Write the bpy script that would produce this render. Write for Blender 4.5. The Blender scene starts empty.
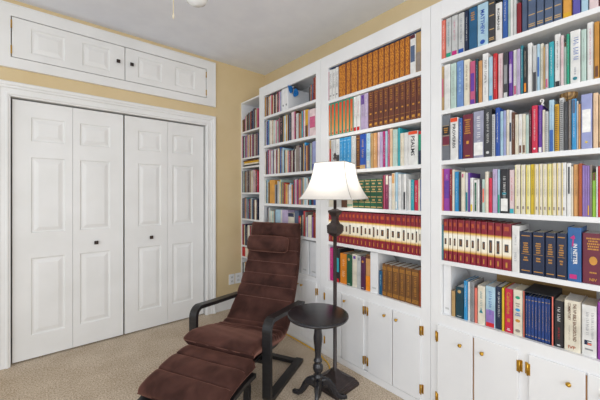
import bpy, bmesh, math, random
from mathutils import Vector, Matrix

scene = bpy.context.scene
COL = scene.collection
PI = math.pi
rnd = random.Random(7)

# ------------------------------------------------------------------ colours
HEX = dict(
    cream='e6dfcc', white='e8e8e6', palegrey='c9cbcb', grey='8c8d90', charcoal='3a3b40', black='232227', navy='1b2847',
    blue='2c5ca8', royalblue='1d4da6', skyblue='2f95cf', paleblue='aed0e2', teal='1c7a8a', darkteal='123e4c',
    turquoise='2ea6b4', green='1f9a7a', darkgreen='17573a', lime='93c437', mint='bcd4cb', yellow='e0c22c', paleyellow='e6e0a0',
    mustard='d6a41f', gold='c48a34', amber='dfa043', orange='e88a1e', orangetan='d29a60', rust='a84c24', brown='633a22',
    leather='6a3828', tan='bc9b68', peach='e6c6a4', salmon='e47868', pink='e4a8b4', palepink='e6d0d2', rose='c45a80',
    magenta='bf1f78', crimson='cc2247', red='c41d26', darkred='861524', burgundy='6e1f36', maroon='571d2e', purple='63389a',
    violet='8f72b8', lilac='bfaed0', lavender='9aa2d0', slate='50617e', cornflower='6f93cb', slategrey='70747c',
    lavgrey='9c9eb4', seablue='1c5c86', violetblue='5a55a8', magentapurple='9a3fa8', peachorange='e2a866', denim='2b62a0',
    royalnavy='1d3f82', taupe='8c8078', mauve='8a2c56', plum='522048', bronze='7a5028', redorange='dc4a22',
    goldset='c07a1c', goset='2c9878', redset='b02030')

def lin(h):
    if isinstance(h, str):
        h = HEX.get(h, h)
        c = [int(h[i:i + 2], 16) / 255 for i in (0, 2, 4)]
    else:
        c = h
    return tuple((x / 12.92 if x <= .04045 else ((x + .055) / 1.055) ** 2.4) for x in c) + (1.0,)

MATS = {}
def base_mat(name):
    m = bpy.data.materials.new(name); m.use_nodes = True
    nt = m.node_tree
    return m, nt, nt.nodes['Principled BSDF']

def noise_mat(name, c1, c2=None, scale=30, rough=.5, bump=0.0, bscale=None, spec=.5, metal=0.0, detail=4, lo=.35, hi=.65, stretch=None):
    """Principled surface whose colour varies a little with object-space noise, with an optional bump."""
    if name in MATS: return MATS[name]
    m, nt, bs = base_mat(name)
    tc = nt.nodes.new('ShaderNodeTexCoord'); src = tc.outputs['Object']
    if stretch:
        mp = nt.nodes.new('ShaderNodeMapping'); mp.inputs['Scale'].default_value = stretch
        nt.links.new(src, mp.inputs['Vector']); src = mp.outputs['Vector']
    n = nt.nodes.new('ShaderNodeTexNoise'); n.inputs['Scale'].default_value = scale; n.inputs['Detail'].default_value = detail
    nt.links.new(src, n.inputs['Vector'])
    r = nt.nodes.new('ShaderNodeValToRGB'); r.color_ramp.elements[0].position = lo; r.color_ramp.elements[1].position = hi
    r.color_ramp.elements[0].color = lin(c1); r.color_ramp.elements[1].color = lin(c2 or c1)
    nt.links.new(n.outputs['Fac'], r.inputs['Fac']); nt.links.new(r.outputs['Color'], bs.inputs['Base Color'])
    bs.inputs['Roughness'].default_value = rough; bs.inputs['Metallic'].default_value = metal
    bs.inputs['Specular IOR Level'].default_value = spec
    if bump:
        n2 = nt.nodes.new('ShaderNodeTexNoise'); n2.inputs['Scale'].default_value = bscale or scale; n2.inputs['Detail'].default_value = 3
        nt.links.new(src, n2.inputs['Vector'])
        bp = nt.nodes.new('ShaderNodeBump'); bp.inputs['Strength'].default_value = bump; bp.inputs['Distance'].default_value = .01
        nt.links.new(n2.outputs['Fac'], bp.inputs['Height']); nt.links.new(bp.outputs['Normal'], bs.inputs['Normal'])
    MATS[name] = m
    return m

def shade(c, k):
    v = [int(HEX.get(c, c)[i:i + 2], 16) / 255 for i in (0, 2, 4)]
    return [min(1, x * k) for x in v]

def book_mat(c):
    """Cover cloth or card of one colour."""
    if c == 'redset': return ramp_mat('red_cream_cover', 2, [(.235, '86142a'), (.262, 'cf9f38'), (.33, 'efe6d0'), (.64, 'f2eee2'), (.70, 'dcb04a'), (.735, '86142a'), (1, '7e1828')], .4)
    if c == 'goldset': return gold_mat()
    key = 'cover_' + c
    if key in MATS: return MATS[key]
    return noise_mat(key, shade(c, .89), shade(c, 1.01), scale=14, rough=.45)

def ink(c):
    key = 'print_' + c
    return noise_mat(key, shade(c, .95), shade(c, 1.05), scale=40, rough=.45) if key not in MATS else MATS[key]

def ramp_mat(name, axis, stops, rough=.5):
    """Colour changes printed along one axis of the object's own box."""
    if name in MATS: return MATS[name]
    m, nt, bs = base_mat(name)
    tc = nt.nodes.new('ShaderNodeTexCoord'); sp = nt.nodes.new('ShaderNodeSeparateXYZ')
    nt.links.new(tc.outputs['Generated'], sp.inputs['Vector'])
    r = nt.nodes.new('ShaderNodeValToRGB'); e = r.color_ramp.elements
    while len(e) > 1: e.remove(e[-1])
    e[0].position = stops[0][0]; e[0].color = lin(stops[0][1])
    for p, c in stops[1:]:
        x = e.new(p); x.color = lin(c)
    nt.links.new(sp.outputs[axis], r.inputs['Fac']); nt.links.new(r.outputs['Color'], bs.inputs['Base Color'])
    bs.inputs['Roughness'].default_value = rough
    MATS[name] = m
    return m

def gold_mat():
    if 'gold_pattern_cover' in MATS: return MATS['gold_pattern_cover']
    m, nt, bs = base_mat('gold_pattern_cover')
    tc = nt.nodes.new('ShaderNodeTexCoord')
    v = nt.nodes.new('ShaderNodeTexVoronoi'); v.inputs['Scale'].default_value = 120
    nt.links.new(tc.outputs['Object'], v.inputs['Vector'])
    r = nt.nodes.new('ShaderNodeValToRGB'); e = r.color_ramp.elements
    e[0].position = .15; e[0].color = lin('dc9430'); e[1].position = .8; e[1].color = lin('9a5212')
    nt.links.new(v.outputs['Distance'], r.inputs['Fac']); nt.links.new(r.outputs['Color'], bs.inputs['Base Color'])
    bs.inputs['Roughness'].default_value = .4
    MATS['gold_pattern_cover'] = m
    return m

# ------------------------------------------------------------------ mesh builder
class MB:
    def __init__(s): s.v = []; s.f = []; s.m = []; s.smooth = []
    def add(s, vs, fs, mi=0, sm=False):
        o = len(s.v); s.v += [tuple(v) for v in vs]
        for f in fs: s.f.append([i + o for i in f]); s.m.append(mi); s.smooth.append(sm)
        return s
    def box(s, x0, x1, y0, y1, z0, z1, mi=0):
        if x0 > x1: x0, x1 = x1, x0
        if y0 > y1: y0, y1 = y1, y0
        if z0 > z1: z0, z1 = z1, z0
        v = [(x0, y0, z0), (x1, y0, z0), (x1, y1, z0), (x0, y1, z0), (x0, y0, z1), (x1, y0, z1), (x1, y1, z1), (x0, y1, z1)]
        return s.add(v, [(0, 3, 2, 1), (4, 5, 6, 7), (0, 1, 5, 4), (1, 2, 6, 5), (2, 3, 7, 6), (3, 0, 4, 7)], mi)
    def bbox(s, x0, x1, y0, y1, z0, z1, b=.002, mi=0):
        """box with chamfered edges"""
        bm = bmesh.new(); bmesh.ops.create_cube(bm, size=1)
        for v in bm.verts: v.co = Vector((x0 + (v.co.x + .5) * (x1 - x0), y0 + (v.co.y + .5) * (y1 - y0), z0 + (v.co.z + .5) * (z1 - z0)))
        bmesh.ops.bevel(bm, geom=bm.edges[:], offset=b, segments=2, profile=.6, affect='EDGES')
        return s.bm(bm, mi)
    def bm(s, bm, mi=0, sm=False, M=None):
        bm.verts.index_update()
        vs = [(M @ v.co) if M else v.co for v in bm.verts]
        s.add(vs, [[v.index for v in f.verts] for f in bm.faces], mi, sm); bm.free(); return s
    def quad_x(s, x, y0, y1, z0, z1, mi=0):
        """flat print on a spine, facing -X"""
        return s.add([(x, y1, z0), (x, y0, z0), (x, y0, z1), (x, y1, z1)], [(0, 1, 2, 3)], mi)
    def prism_z(s, poly, z0, z1, mi=0):
        n = len(poly)
        v = [(x, y, z0) for x, y in poly] + [(x, y, z1) for x, y in poly]
        f = [tuple(reversed(range(n))), tuple(range(n, 2 * n))] + [(i, (i + 1) % n, n + (i + 1) % n, n + i) for i in range(n)]
        return s.add(v, f, mi)
    def lathe(s, prof, c=(0, 0), n=32, mi=0, sm=True):
        vs = []; fs = []
        for r, z in prof:
            for k in range(n):
                a = 2 * PI * k / n; vs.append((c[0] + r * math.cos(a), c[1] + r * math.sin(a), z))
        for i in range(len(prof) - 1):
            for k in range(n):
                k2 = (k + 1) % n; fs.append((i * n + k, i * n + k2, (i + 1) * n + k2, (i + 1) * n + k))
        fs.append(tuple(reversed(range(n)))); fs.append(tuple(range((len(prof) - 1) * n, len(prof) * n)))
        return s.add(vs, fs, mi, sm)
    def square_lathe(s, prof, c=(0, 0), rot=0, mi=0):
        """square-section turning: half-width, height"""
        vs = []; fs = []
        for r, z in prof:
            for k in range(4):
                a = rot + PI / 4 + PI / 2 * k; vs.append((c[0] + r * 1.41421 * math.cos(a), c[1] + r * 1.41421 * math.sin(a), z))
        for i in range(len(prof) - 1):
            for k in range(4):
                k2 = (k + 1) % 4; fs.append((i * 4 + k, i * 4 + k2, (i + 1) * 4 + k2, (i + 1) * 4 + k))
        fs.append((3, 2, 1, 0)); n = len(prof) - 1; fs.append((n * 4, n * 4 + 1, n * 4 + 2, n * 4 + 3))
        return s.add(vs, fs, mi)
    def sweep(s, pts, sect, up=(0, 0, 1), mi=0, sm=False, closed_sect=True, scale=None):
        """sweep a section [(a,b)] along points; a runs along side, b along the local up"""
        P = [Vector(p) for p in pts]; n = len(sect); vs = []; fs = []
        side0 = None
        for i, p in enumerate(P):
            t = (P[min(i + 1, len(P) - 1)] - P[max(i - 1, 0)]).normalized()
            sd = t.cross(Vector(up))
            if sd.length < 1e-4: sd = side0 or Vector((1, 0, 0))
            sd.normalize()
            if side0 and sd.dot(side0) < 0 and up == (0, 0, 1): sd = -sd
            side0 = sd; u = sd.cross(t).normalized()
            k = scale[i] if scale else 1
            for a, b in sect: vs.append(p + sd * a * k + u * b * k)
        for i in range(len(P) - 1):
            for k in range(n):
                k2 = (k + 1) % n; fs.append((i * n + k, i * n + k2, (i + 1) * n + k2, (i + 1) * n + k))
        fs.append(tuple(reversed(range(n)))); fs.append(tuple(range((len(P) - 1) * n, len(P) * n)))
        return s.add(vs, fs, mi, sm)
    def tube(s, pts, r, n=8, mi=0, up=(0, 0, 1), scale=None):
        return s.sweep(pts, [(r * math.cos(2 * PI * k / n), r * math.sin(2 * PI * k / n)) for k in range(n)], up, mi, True, scale=scale)
    def build(s, name, mats, parent=None, loc=None, sub=0):
        me = bpy.data.meshes.new(name); me.from_pydata(s.v, [], s.f)
        if not isinstance(mats, (list, tuple)): mats = [mats]
        for m in mats: me.materials.append(m)
        me.polygons.foreach_set('material_index', s.m); me.polygons.foreach_set('use_smooth', s.smooth)
        me.update()
        o = bpy.data.objects.new(name, me); COL.objects.link(o)
        if parent is not None: o.parent = parent
        if loc is not None: o.location = loc
        return o

def fix_normals(o):
    bm = bmesh.new(); bm.from_mesh(o.data); bmesh.ops.recalc_face_normals(bm, faces=bm.faces[:]); bm.to_mesh(o.data); bm.free()
    return o

def tag(o, label, cat, group=None):
    o['label'] = label; o['category'] = cat
    if group: o['group'] = group
    return o

def thing(name, label, cat, loc=(0, 0, 0), rz=0, group=None):
    o = bpy.data.objects.new(name, None); COL.objects.link(o); o.empty_display_size = .05
    o.location = loc; o.rotation_euler = (0, 0, rz)
    return tag(o, label, cat, group)

def struct(o): o['kind'] = 'structure'; return o

def arc(cx, cz, r, a0, a1, n=8):
    return [(cx + r * math.cos(math.radians(a0 + (a1 - a0) * k / n)), cz + r * math.sin(math.radians(a0 + (a1 - a0) * k / n))) for k in range(n + 1)]

# ------------------------------------------------------------------ surface materials
WHITE = noise_mat('white_paint', 'e3e4e6', 'eaebec', scale=3, rough=.45, bump=.04, bscale=60)
DOORW = noise_mat('door_white_paint', 'e4e4e2', 'ebebea', scale=3, rough=.4, bump=.03, bscale=90)
WALL = noise_mat('tan_wall_paint', 'd5bf94', 'd9c49b', scale=4, rough=.75, bump=.06, bscale=180)
CEIL = noise_mat('ceiling_paint', 'e3e6ee', 'e8ebf2', scale=6, rough=.9, bump=.12, bscale=220)
BRASS = noise_mat('brass', 'b8892e', 'd2a848', scale=30, rough=.3, metal=.9)
BRONZE = noise_mat('dark_bronze', '241c1a', '35292a', scale=25, rough=.42, spec=.5)
BLACKWOOD = noise_mat('black_stained_wood', '191819', '232224', scale=10, rough=.38, stretch=(1, 1, 6), bump=.05, bscale=40)
TABLEW = noise_mat('table_black_paint', '1e1e22', '28272c', scale=8, rough=.26, bump=.03, bscale=60)
PAGES = noise_mat('page_edges', 'd6cbb4', 'ece4d2', scale=60, rough=.8, stretch=(1, 8, 1))
PAGESW = noise_mat('white_page_edges', 'dcdad4', 'eeece6', scale=60, rough=.8, stretch=(1, 8, 1))
KNOB = noise_mat('dark_knob_metal', '2a2220', '4a3c36', scale=60, rough=.35, metal=.6)

def carpet_mat():
    m, nt, bs = base_mat('beige_carpet')
    tc = nt.nodes.new('ShaderNodeTexCoord')
    a = nt.nodes.new('ShaderNodeTexNoise'); a.inputs['Scale'].default_value = 105; a.inputs['Detail'].default_value = 8; a.inputs['Roughness'].default_value = .75
    b = nt.nodes.new('ShaderNodeTexNoise'); b.inputs['Scale'].default_value = 4; b.inputs['Detail'].default_value = 3
    nt.links.new(tc.outputs['Object'], a.inputs['Vector']); nt.links.new(tc.outputs['Object'], b.inputs['Vector'])
    r = nt.nodes.new('ShaderNodeValToRGB'); e = r.color_ramp.elements
    e[0].position = .36; e[0].color = lin('98836c'); e[1].position = .62; e[1].color = lin('ecdfcc')
    nt.links.new(a.outputs['Fac'], r.inputs['Fac'])
    r2 = nt.nodes.new('ShaderNodeValToRGB'); e = r2.color_ramp.elements
    e[0].position = .3; e[0].color = lin('e6e2dc'); e[1].position = .7; e[1].color = (1, 1, 1, 1)
    nt.links.new(b.outputs['Fac'], r2.inputs['Fac'])
    mx = nt.nodes.new('ShaderNodeMix'); mx.data_type = 'RGBA'; mx.blend_type = 'MULTIPLY'; mx.inputs[0].default_value = 1
    nt.links.new(r.outputs['Color'], mx.inputs[6]); nt.links.new(r2.outputs['Color'], mx.inputs[7])
    nt.links.new(mx.outputs[2], bs.inputs['Base Color'])
    bs.inputs['Roughness'].default_value = .95; bs.inputs['Specular IOR Level'].default_value = .1
    bp = nt.nodes.new('ShaderNodeBump'); bp.inputs['Strength'].default_value = .35; bp.inputs['Distance'].default_value = .006
    nt.links.new(a.outputs['Fac'], bp.inputs['Height']); nt.links.new(bp.outputs['Normal'], bs.inputs['Normal'])
    return m
CARPET = carpet_mat()

def velvet_mat():
    m, nt, bs = base_mat('brown_velvet')
    tc = nt.nodes.new('ShaderNodeTexCoord')
    a = nt.nodes.new('ShaderNodeTexNoise'); a.inputs['Scale'].default_value = 7; a.inputs['Detail'].default_value = 3; a.inputs['Distortion'].default_value = .4
    nt.links.new(tc.outputs['Object'], a.inputs['Vector'])
    r = nt.nodes.new('ShaderNodeValToRGB'); e = r.color_ramp.elements
    e[0].position = .35; e[0].color = lin('331e1a'); e[1].position = .72; e[1].color = lin('5a3a33')
    nt.links.new(a.outputs['Fac'], r.inputs['Fac']); nt.links.new(r.outputs['Color'], bs.inputs['Base Color'])
    bs.inputs['Roughness'].default_value = .75; bs.inputs['Specular IOR Level'].default_value = .15
    bs.inputs['Sheen Weight'].default_value = .65; bs.inputs['Sheen Roughness'].default_value = .4
    bs.inputs['Sheen Tint'].default_value = lin('c89080')
    return m
VELVET = velvet_mat()

# ------------------------------------------------------------------ the room (X along the closet wall, Y away from the camera, metres)
YW, XB, XR, ZC = 3.144, 1.75, 2.104, 2.745
struct(MB().box(-2.2, 2.3, -2.6, 3.9, -.1, 0).build('floor', CARPET))
struct(MB().box(-2.2, 2.3, -2.6, 3.9, ZC, ZC + .1).build('ceiling', CEIL))
struct(MB().box(XR, XR + .1, -2.6, 3.3, 0, ZC).build('wall_right', WALL))
# far wall with the closet and the cupboard openings left out
wb = MB()
OX0, OX1, OZ = -.172, 1.352, 2.026
CX0, CX1, CZ0, CZ1 = -.17, 1.352, 2.305, 2.62
wb.box(-2.2, OX0, YW, YW + .12, 0, ZC); wb.box(OX1, XR, YW, YW + .12, 0, ZC)
wb.box(OX0, OX1, YW, YW + .12, OZ, CZ0); wb.box(OX0, OX1, YW, YW + .12, CZ1, ZC)
struct(wb.build('wall_far', WALL))
cl = MB(); cl.box(-.35, 1.6, 3.75, 3.8, 0, ZC); cl.box(-.35, -.30, YW + .12, 3.75, 0, ZC); cl.box(1.55, 1.6, YW + .12, 3.75, 0, ZC)
struct(cl.build('wall_closet', WALL))

# closet casing: moulded profile swept round the opening
def casing(name, x0, x1, z1, z0, w, closed=False):
    prof = [(0, 0), (0, .012), (.010, .018), (.018, .018), (.022, .010), (.050, .011), (.056, .019), (.070, .019), (.076, .026), (w - .008, .030), (w, .024), (w, 0)]  # (out from opening, proud of wall)
    b = MB()
    path = [(x0, z0), (x0, z1), (x1, z1), (x1, z0)]
    nrm = [(-1, 0), (-1, 1), (1, 1), (1, 0)]
    if closed: nrm = [(-1, -1), (-1, 1), (1, 1), (1, -1)]
    n = len(prof); vs = []
    for (px, pz), (nx, nz) in zip(path, nrm):
        for a, d in prof: vs.append((px + nx * a, YW - d, pz + nz * a))
    fs = []
    segs = 4 if closed else 3
    for i in range(segs):
        j = (i + 1) % 4
        for k in range(n):
            k2 = (k + 1) % n; fs.append((i * n + k, j * n + k, j * n + k2, i * n + k2))
    if not closed: fs += [tuple(range(n)), tuple(range(4 * n - 1, 3 * n - 1, -1))]
    b.add(vs, fs)
    return fix_normals(b.build(name, DOORW))
struct(casing('trim_1', OX0, OX1, OZ, 0, .101))
jb = MB(); jb.box(OX0, OX0 + .004, YW - .012, YW + .11, 0, OZ); jb.box(OX1 - .004, OX1, YW - .012, YW + .11, 0, OZ); jb.box(OX0, OX1, YW - .012, YW + .11, OZ - .006, OZ)
struct(jb.build('trim_2', DOORW))
struct(MB().bbox(1.455, 1.77, YW - .014, YW, 0, .125, .004).build('baseboard_far', DOORW))

def panelled(b, X0, X1, z0, z1, yf, panels, t=.03):
    """door leaf in the plane y=yf facing -Y: flat stiles and rails, moulded raised panels"""
    xs = sorted({X0, X1} | {p[0] for p in panels} | {p[1] for p in panels}); zs = sorted({z0, z1} | {p[2] for p in panels} | {p[3] for p in panels})
    for i in range(len(xs) - 1):
        for j in range(len(zs) - 1):
            cx, cz = (xs[i] + xs[i + 1]) / 2, (zs[j] + zs[j + 1]) / 2
            if any(p[0] < cx < p[1] and p[2] < cz < p[3] for p in panels): continue
            b.add([(xs[i], yf, zs[j]), (xs[i + 1], yf, zs[j]), (xs[i + 1], yf, zs[j + 1]), (xs[i], yf, zs[j + 1])], [(0, 1, 2, 3)])
    for (a0, a1, c0, c1) in panels:
        rings = [(0, 0), (.007, .0065), (.016, .0075), (.042, .001), (.045, .0005)]
        vs = []
        for ins, d in rings: vs += [(a0 + ins, yf + d, c0 + ins), (a1 - ins, yf + d, c0 + ins), (a1 - ins, yf + d, c1 - ins), (a0 + ins, yf + d, c1 - ins)]
        fs = []
        for r in range(len(rings) - 1):
            for k in range(4):
                k2 = (k + 1) % 4; fs.append((r * 4 + k, r * 4 + k2, r * 4 + 4 + k2, r * 4 + 4 + k))
        q = (len(rings) - 1) * 4; fs.append((q, q + 1, q + 2, q + 3)); b.add(vs, fs)
    y2 = yf + t
    b.add([(X0, yf, z0), (X1, yf, z0), (X1, yf, z1), (X0, yf, z1), (X0, y2, z0), (X1, y2, z0), (X1, y2, z1), (X0, y2, z1)],
          [(0, 4, 5, 1), (1, 5, 6, 2), (2, 6, 7, 3), (3, 7, 4, 0), (5, 4, 7, 6)])

def square_knob(parent, x, y, z, s=.015):
    b = MB(); b.box(x - .004, x + .004, y - .018, y + .0, z - .004, z + .004); b.bbox(x - s, x + s, y - .028, y - .016, z - s, z + s, .003)
    return b.build('knob', KNOB, parent)

YD = 3.168
ZP = [(1.70, 1.886), (.985, 1.576), (.19, .791)]
for name, leaves, kn, lab in (
        ('door_1', [(-.160, .2065, -.053, .157), (.2085, .578, .257, .476)], (.370, .872), 'white bifold closet door, left of the pair, with six raised panels'),
        ('door_2', [(.590, .9635, .699, .903), (.9655, 1.334, 1.012, 1.215)], (.812, .877), 'white bifold closet door, right of the pair, nearest the bookcases')):
    d = thing(name, lab, 'door', ((leaves[0][0] + leaves[1][1]) / 2, YD, .012)); struct(d)
    off = Vector(d.location)
    lf = []
    for (a, c, p0, p1) in leaves:
        b = MB(); panelled(b, a, c, .012, 2.008, YD, [(p0, p1, q0, q1) for q0, q1 in ZP])
        b.v = [tuple(Vector(v) - off) for v in b.v]
        lf.append(b.build('door_leaf', DOORW, d))
    k = lf[1] if name == 'door_1' else lf[0]
    square_knob(k, kn[0] - off.x, 0, kn[1] - off.z)

# built-in cupboard above the closet
cup = thing('wall_cupboard', 'long white built-in wall cupboard with two panelled doors above the closet', 'cupboard', (.59, YW, 2.23))
def rel(b, t): o = Vector(t.location); b.v = [tuple(Vector(v) - o) for v in b.v]; return b
fr = MB()
for (a0, a1, c0, c1) in ((-.27, -.166, 2.23, 2.706), (1.348, 1.45, 2.23, 2.706), (-.166, 1.348, 2.23, 2.309), (-.166, 1.348, 2.616, 2.706)):
    fr.box(a0, a1, YW - .02, YW, c0, c1)
fr.box(-.27, 1.45, YW - .026, YW - .02, 2.23, 2.238); fr.box(-.27, 1.45, YW - .026, YW - .02, 2.698, 2.706); fr.box(1.442, 1.45, YW - .026, YW - .02, 2.238, 2.698); fr.box(-.27, -.262, YW - .026, YW - .02, 2.238, 2.698)
rel(fr, cup).build('frame', DOORW, cup)
bx = MB(); bx.box(-.17, 1.352, 3.6, 3.61, 2.305, 2.62); bx.box(-.17, 1.352, YW + .0, 3.6, 2.3, 2.305); rel(bx, cup).build('cupboard_box', DOORW, cup)
for (a, c, pans, kx, hx) in ((-.160, .5815, [(-.053, .154), (.27, .468)], .529, -.163), (.5865, 1.342, [(.69, .90), (1.022, 1.224)], .636, 1.345)):
    b = MB(); panelled(b, a, c, 2.315, 2.61, YW - .018, [(p0, p1, 2.366, 2.556) for p0, p1 in pans], .02)
    dd = rel(b, cup).build('door', DOORW, cup)
    kb = square_knob(dd, kx - .59, -.018, 2.465 - 2.23, .0145)
    for hz in (2.365, 2.555):
        hb = MB(); hb.box(hx - .004, hx + .004, YW - .024, YW - .016, hz - .03, hz + .03); rel(hb, cup).build('hinge', BRASS, dd)

# outlets on the far wall
for x, lab in ((1.652, 'white wall outlet plate, the left one of two beside the bookcases'), (1.733, 'white wall outlet plate, right one of two, touching the bookcase corner')):
    o = thing('wall_outlet', lab, 'outlet', (x, YW, .327), 0, 'outlets low on the far wall')
    MB().bbox(-.036, .036, -.006, 0, -.058, .058, .003).build('cover_plate', WHITE, o)
    for dz in (-.022, .022):
        r = MB(); r.bbox(-.017, .017, -.0085, -.005, dz - .015, dz + .015, .002)
        rr = r.build('receptacle', noise_mat('outlet_face', 'd8d8d6', 'e0e0de', rough=.4), o)
        sl = MB(); sl.box(-.008, -.005, -.0092, -.0082, dz - .005, dz + .007); sl.box(.005, .008, -.0092, -.0082, dz - .005, dz + .007); sl.build('slot', ink('charcoal'), rr)
TH = math.radians(40.298)
SHADE_ROT = .37
BULB, WORLD, FILL1, FILL2, LAMPW, EXPO = 1.5, .92, 34, 30, 2.6, 0.2
BALL = (1.825, .2720, 1.481 + .2560)
CURL = (1.775, .3560, 1.481 + .2175)

# ------------------------------------------------------------------ bookcases
def bookcase(label, Y0, Y1, yi0, yi1, shelves, zfloor, zdoor, doors, knobs, hinges, ztop=2.395, zopen=2.293):
    t = thing('bookcase', label, 'bookcase', (1.92, (Y0 + Y1) / 2, 0), 0, 'white built-in bookcases with cupboard doors')
    fr = MB(); X0, X1 = XB, XB + .02
    fr.bbox(X0, X1, Y0, yi0, 0.0, ztop, .0015); fr.bbox(X0, X1, yi1, Y1, 0.0, ztop, .0015)
    fr.bbox(X0, X1, yi0, yi1, zopen, ztop, .0015); fr.box(X0, X1, yi0, yi1, zdoor - .012, zfloor - .0)
    ym = (doors[1][1] + doors[2][0]) / 2
    fr.box(X0, X1, doors[1][1] - .001, doors[2][0] + .001, .05, zdoor - .012)
    rel(fr, t).build('face_frame', WHITE, t)
    for (a, c) in ((Y0 + .001, yi0), (yi1, Y1 - .001)):
        b = MB(); b.box(X1, XR - .004, a, c, .0, ztop - .002); rel(b, t).build('side_panel', WHITE, t)
    b = MB(); b.box(XR - .022, XR - .004, yi0, yi1, .0, ztop - .002); rel(b, t).build('back_panel', WHITE, t)
    b = MB(); b.box(X1, XR - .022, yi0, yi1, ztop - .022, ztop - .002); rel(b, t).build('top_panel', WHITE, t)
    for z in shelves:
        b = MB(); b.bbox(XB + .003, XR - .022, yi0, yi1, z - .024, z, .0015); rel(b, t).build('shelf', WHITE, t)
    b = MB(); b.box(X1, XR - .022, yi0, yi1, zfloor - .022, zfloor); rel(b, t).build('cabinet_top', WHITE, t)
    b = MB(); b.box(X1, XR - .022, yi0, yi1, 0.02, .05); rel(b, t).build('cabinet_floor', WHITE, t)
    b = MB(); b.bbox(XB - .008, XB, Y0, Y1, 0, .047, .002); rel(b, t).build('plinth', WHITE, t)
    for i in (0, 2):
        b = MB(); b.box(XB + .001, XB + .018, doors[i][1] - .001 + 0, doors[i + 1][0] + .001, .052, zdoor - .002)
        rel(b, t).build('door_stop', noise_mat('bare_wood', 'b08050', 'c8986a', 12, .6), t)
    for i, (a, c) in enumerate(doors):      # a < c, increasing Y
        b = MB(); b.bbox(XB - .0105, XB - .0005, a, c, .05, zdoor, .003)
        d = rel(b, t).build('door', WHITE, t)
        ky, kz = knobs[i]
        kb = MB(); kb.lathe([(.0, 0), (.005, 0), (.004, .008), (.0085, .013), (.010, .018), (.007, .022), (0, .0235)], n=16)
        kb.v = [(XB - .0105 - z - 1.92, ky + y - (Y0 + Y1) / 2, kz + x) for x, y, z in kb.v]
        fix_normals(kb.build('knob', BRASS, d))
        hy = hinges[i]
        for hz in (zdoor - .07, .12):
            hb = MB(); hb.bbox(XB - .0125, XB - .0100, min(hy, hy + .011 * (1 if (a + c) / 2 > hy else -1)), max(hy, hy + .011 * (1 if (a + c) / 2 > hy else -1)), hz - .027, hz + .027, .001)
            hb.bbox(XB - .003, XB + .001, min(hy, hy - .011 * (1 if (a + c) / 2 > hy else -1)), max(hy, hy - .011 * (1 if (a + c) / 2 > hy else -1)), hz - .027, hz + .027, .001)
            hb.lathe([(.0035, hz - .029), (.0035, hz + .029)], (XB - .0125, hy), 10)
            rel(hb, t).build('hinge', BRASS, d)
    return t

case_right = bookcase('tall white bookcase nearest the camera, running out of the photo at right', -.05, .8765, .012, .816, [2.062, 1.768, 1.481, 1.194, .912], .602, .541,
         [(.01, .200), (.206, .402), (.442, .638), (.645, .834)], [(.15, .474), (.258, .474), (.596, .472), (.704, .472)], [.006, .406, .438, .838])
case_mid = bookcase('tall white bookcase in the middle, behind the floor lamp', .8785, 1.8045, .937, 1.719, [2.034, 1.75, 1.47, 1.188, .914], .602, .541,
         [(.935, 1.126), (1.131, 1.324), (1.36, 1.562), (1.569, 1.747)], [(1.093, .488), (1.182, .490), (1.53, .493), (1.622, .493)], [.931, 1.328, 1.356, 1.751])
case_left = bookcase('tall white bookcase right behind the brown chair', 1.8065, 2.724, 1.861, 2.637, [2.08, 1.784, 1.489, 1.196, .92], .59, .552,
         [(1.848, 2.036), (2.042, 2.24), (2.276, 2.47), (2.476, 2.66)], [(2.021, .50), (2.075, .50), (2.44, .50), (2.51, .50)], [1.844, 2.244, 2.272, 2.664])
b = MB(); b.box(XB + .0205, XR - .0225, .938, 1.718, 2.288, 2.293); rel(b, case_mid).build('top_lining', noise_mat('navy_lining', '3a4a68', '46567c', 5, .7), case_mid)
nc = thing('bookcase', 'narrow white open bookcase squeezed into the corner by the tan wall', 'bookcase', (1.93, 2.934, 0), 0, 'white built-in bookcases with cupboard doors')
for a, c, n in ((2.7255, 2.7435, 'side_panel'), (3.1235, 3.1425, 'side_panel')):
    b = MB(); b.bbox(1.772, XR - .002, a, c, 0, 2.342, .001); rel(b, nc).build(n, WHITE, nc)
b = MB(); b.box(XR - .012, XR - .002, 2.7435, 3.1235, 0, 2.34); rel(b, nc).build('back_panel', WHITE, nc)
for z in (2.342, 2.0, 1.70, 1.60, 1.307, 1.012, .709, .58, .30, .06):
    b = MB(); b.bbox(1.773, XR - .012, 2.7435, 3.1235, z - .018, z, .001); rel(b, nc).build('top_panel' if z > 2.3 else 'shelf', WHITE, nc)

# ------------------------------------------------------------------ books
def cover_poly(w, D, c=.0030, t=.0016):
    h = w / 2
    if w < .014: c = .0016
    if w < .008: t = .0008; c = .0006
    return [(D, -h), (c, -h), (0, -h + c), (0, h - c), (c, h), (D, h), (D, h - t), (t + c, h - t), (t + c, -h + t), (D, -h + t)]

FONT_CACHE = {}
def text_mesh(txt, name):
    if txt in FONT_CACHE: return FONT_CACHE[txt]
    cu = bpy.data.curves.new(name, 'FONT'); cu.body = txt; cu.resolution_u = 2; cu.offset = .022; cu.fill_mode = 'FRONT'
    o = bpy.data.objects.new(name, cu); COL.objects.link(o)
    bpy.context.view_layer.update()
    me = o.evaluated_get(bpy.context.evaluated_depsgraph_get()).to_mesh()
    vs = [tuple(v.co) for v in me.vertices]; fs = [tuple(p.vertices) for p in me.polygons]
    o.to_mesh_clear() if False else None
    bpy.data.objects.remove(o); bpy.data.curves.remove(cu)
    x0 = min(v[0] for v in vs); x1 = max(v[0] for v in vs); y0 = min(v[1] for v in vs); y1 = max(v[1] for v in vs)
    vs = [((v[0] - x0) / (x1 - x0), (v[1] - y0) / (y1 - y0)) for v in vs]
    FONT_CACHE[txt] = (vs, fs); return vs, fs

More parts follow.
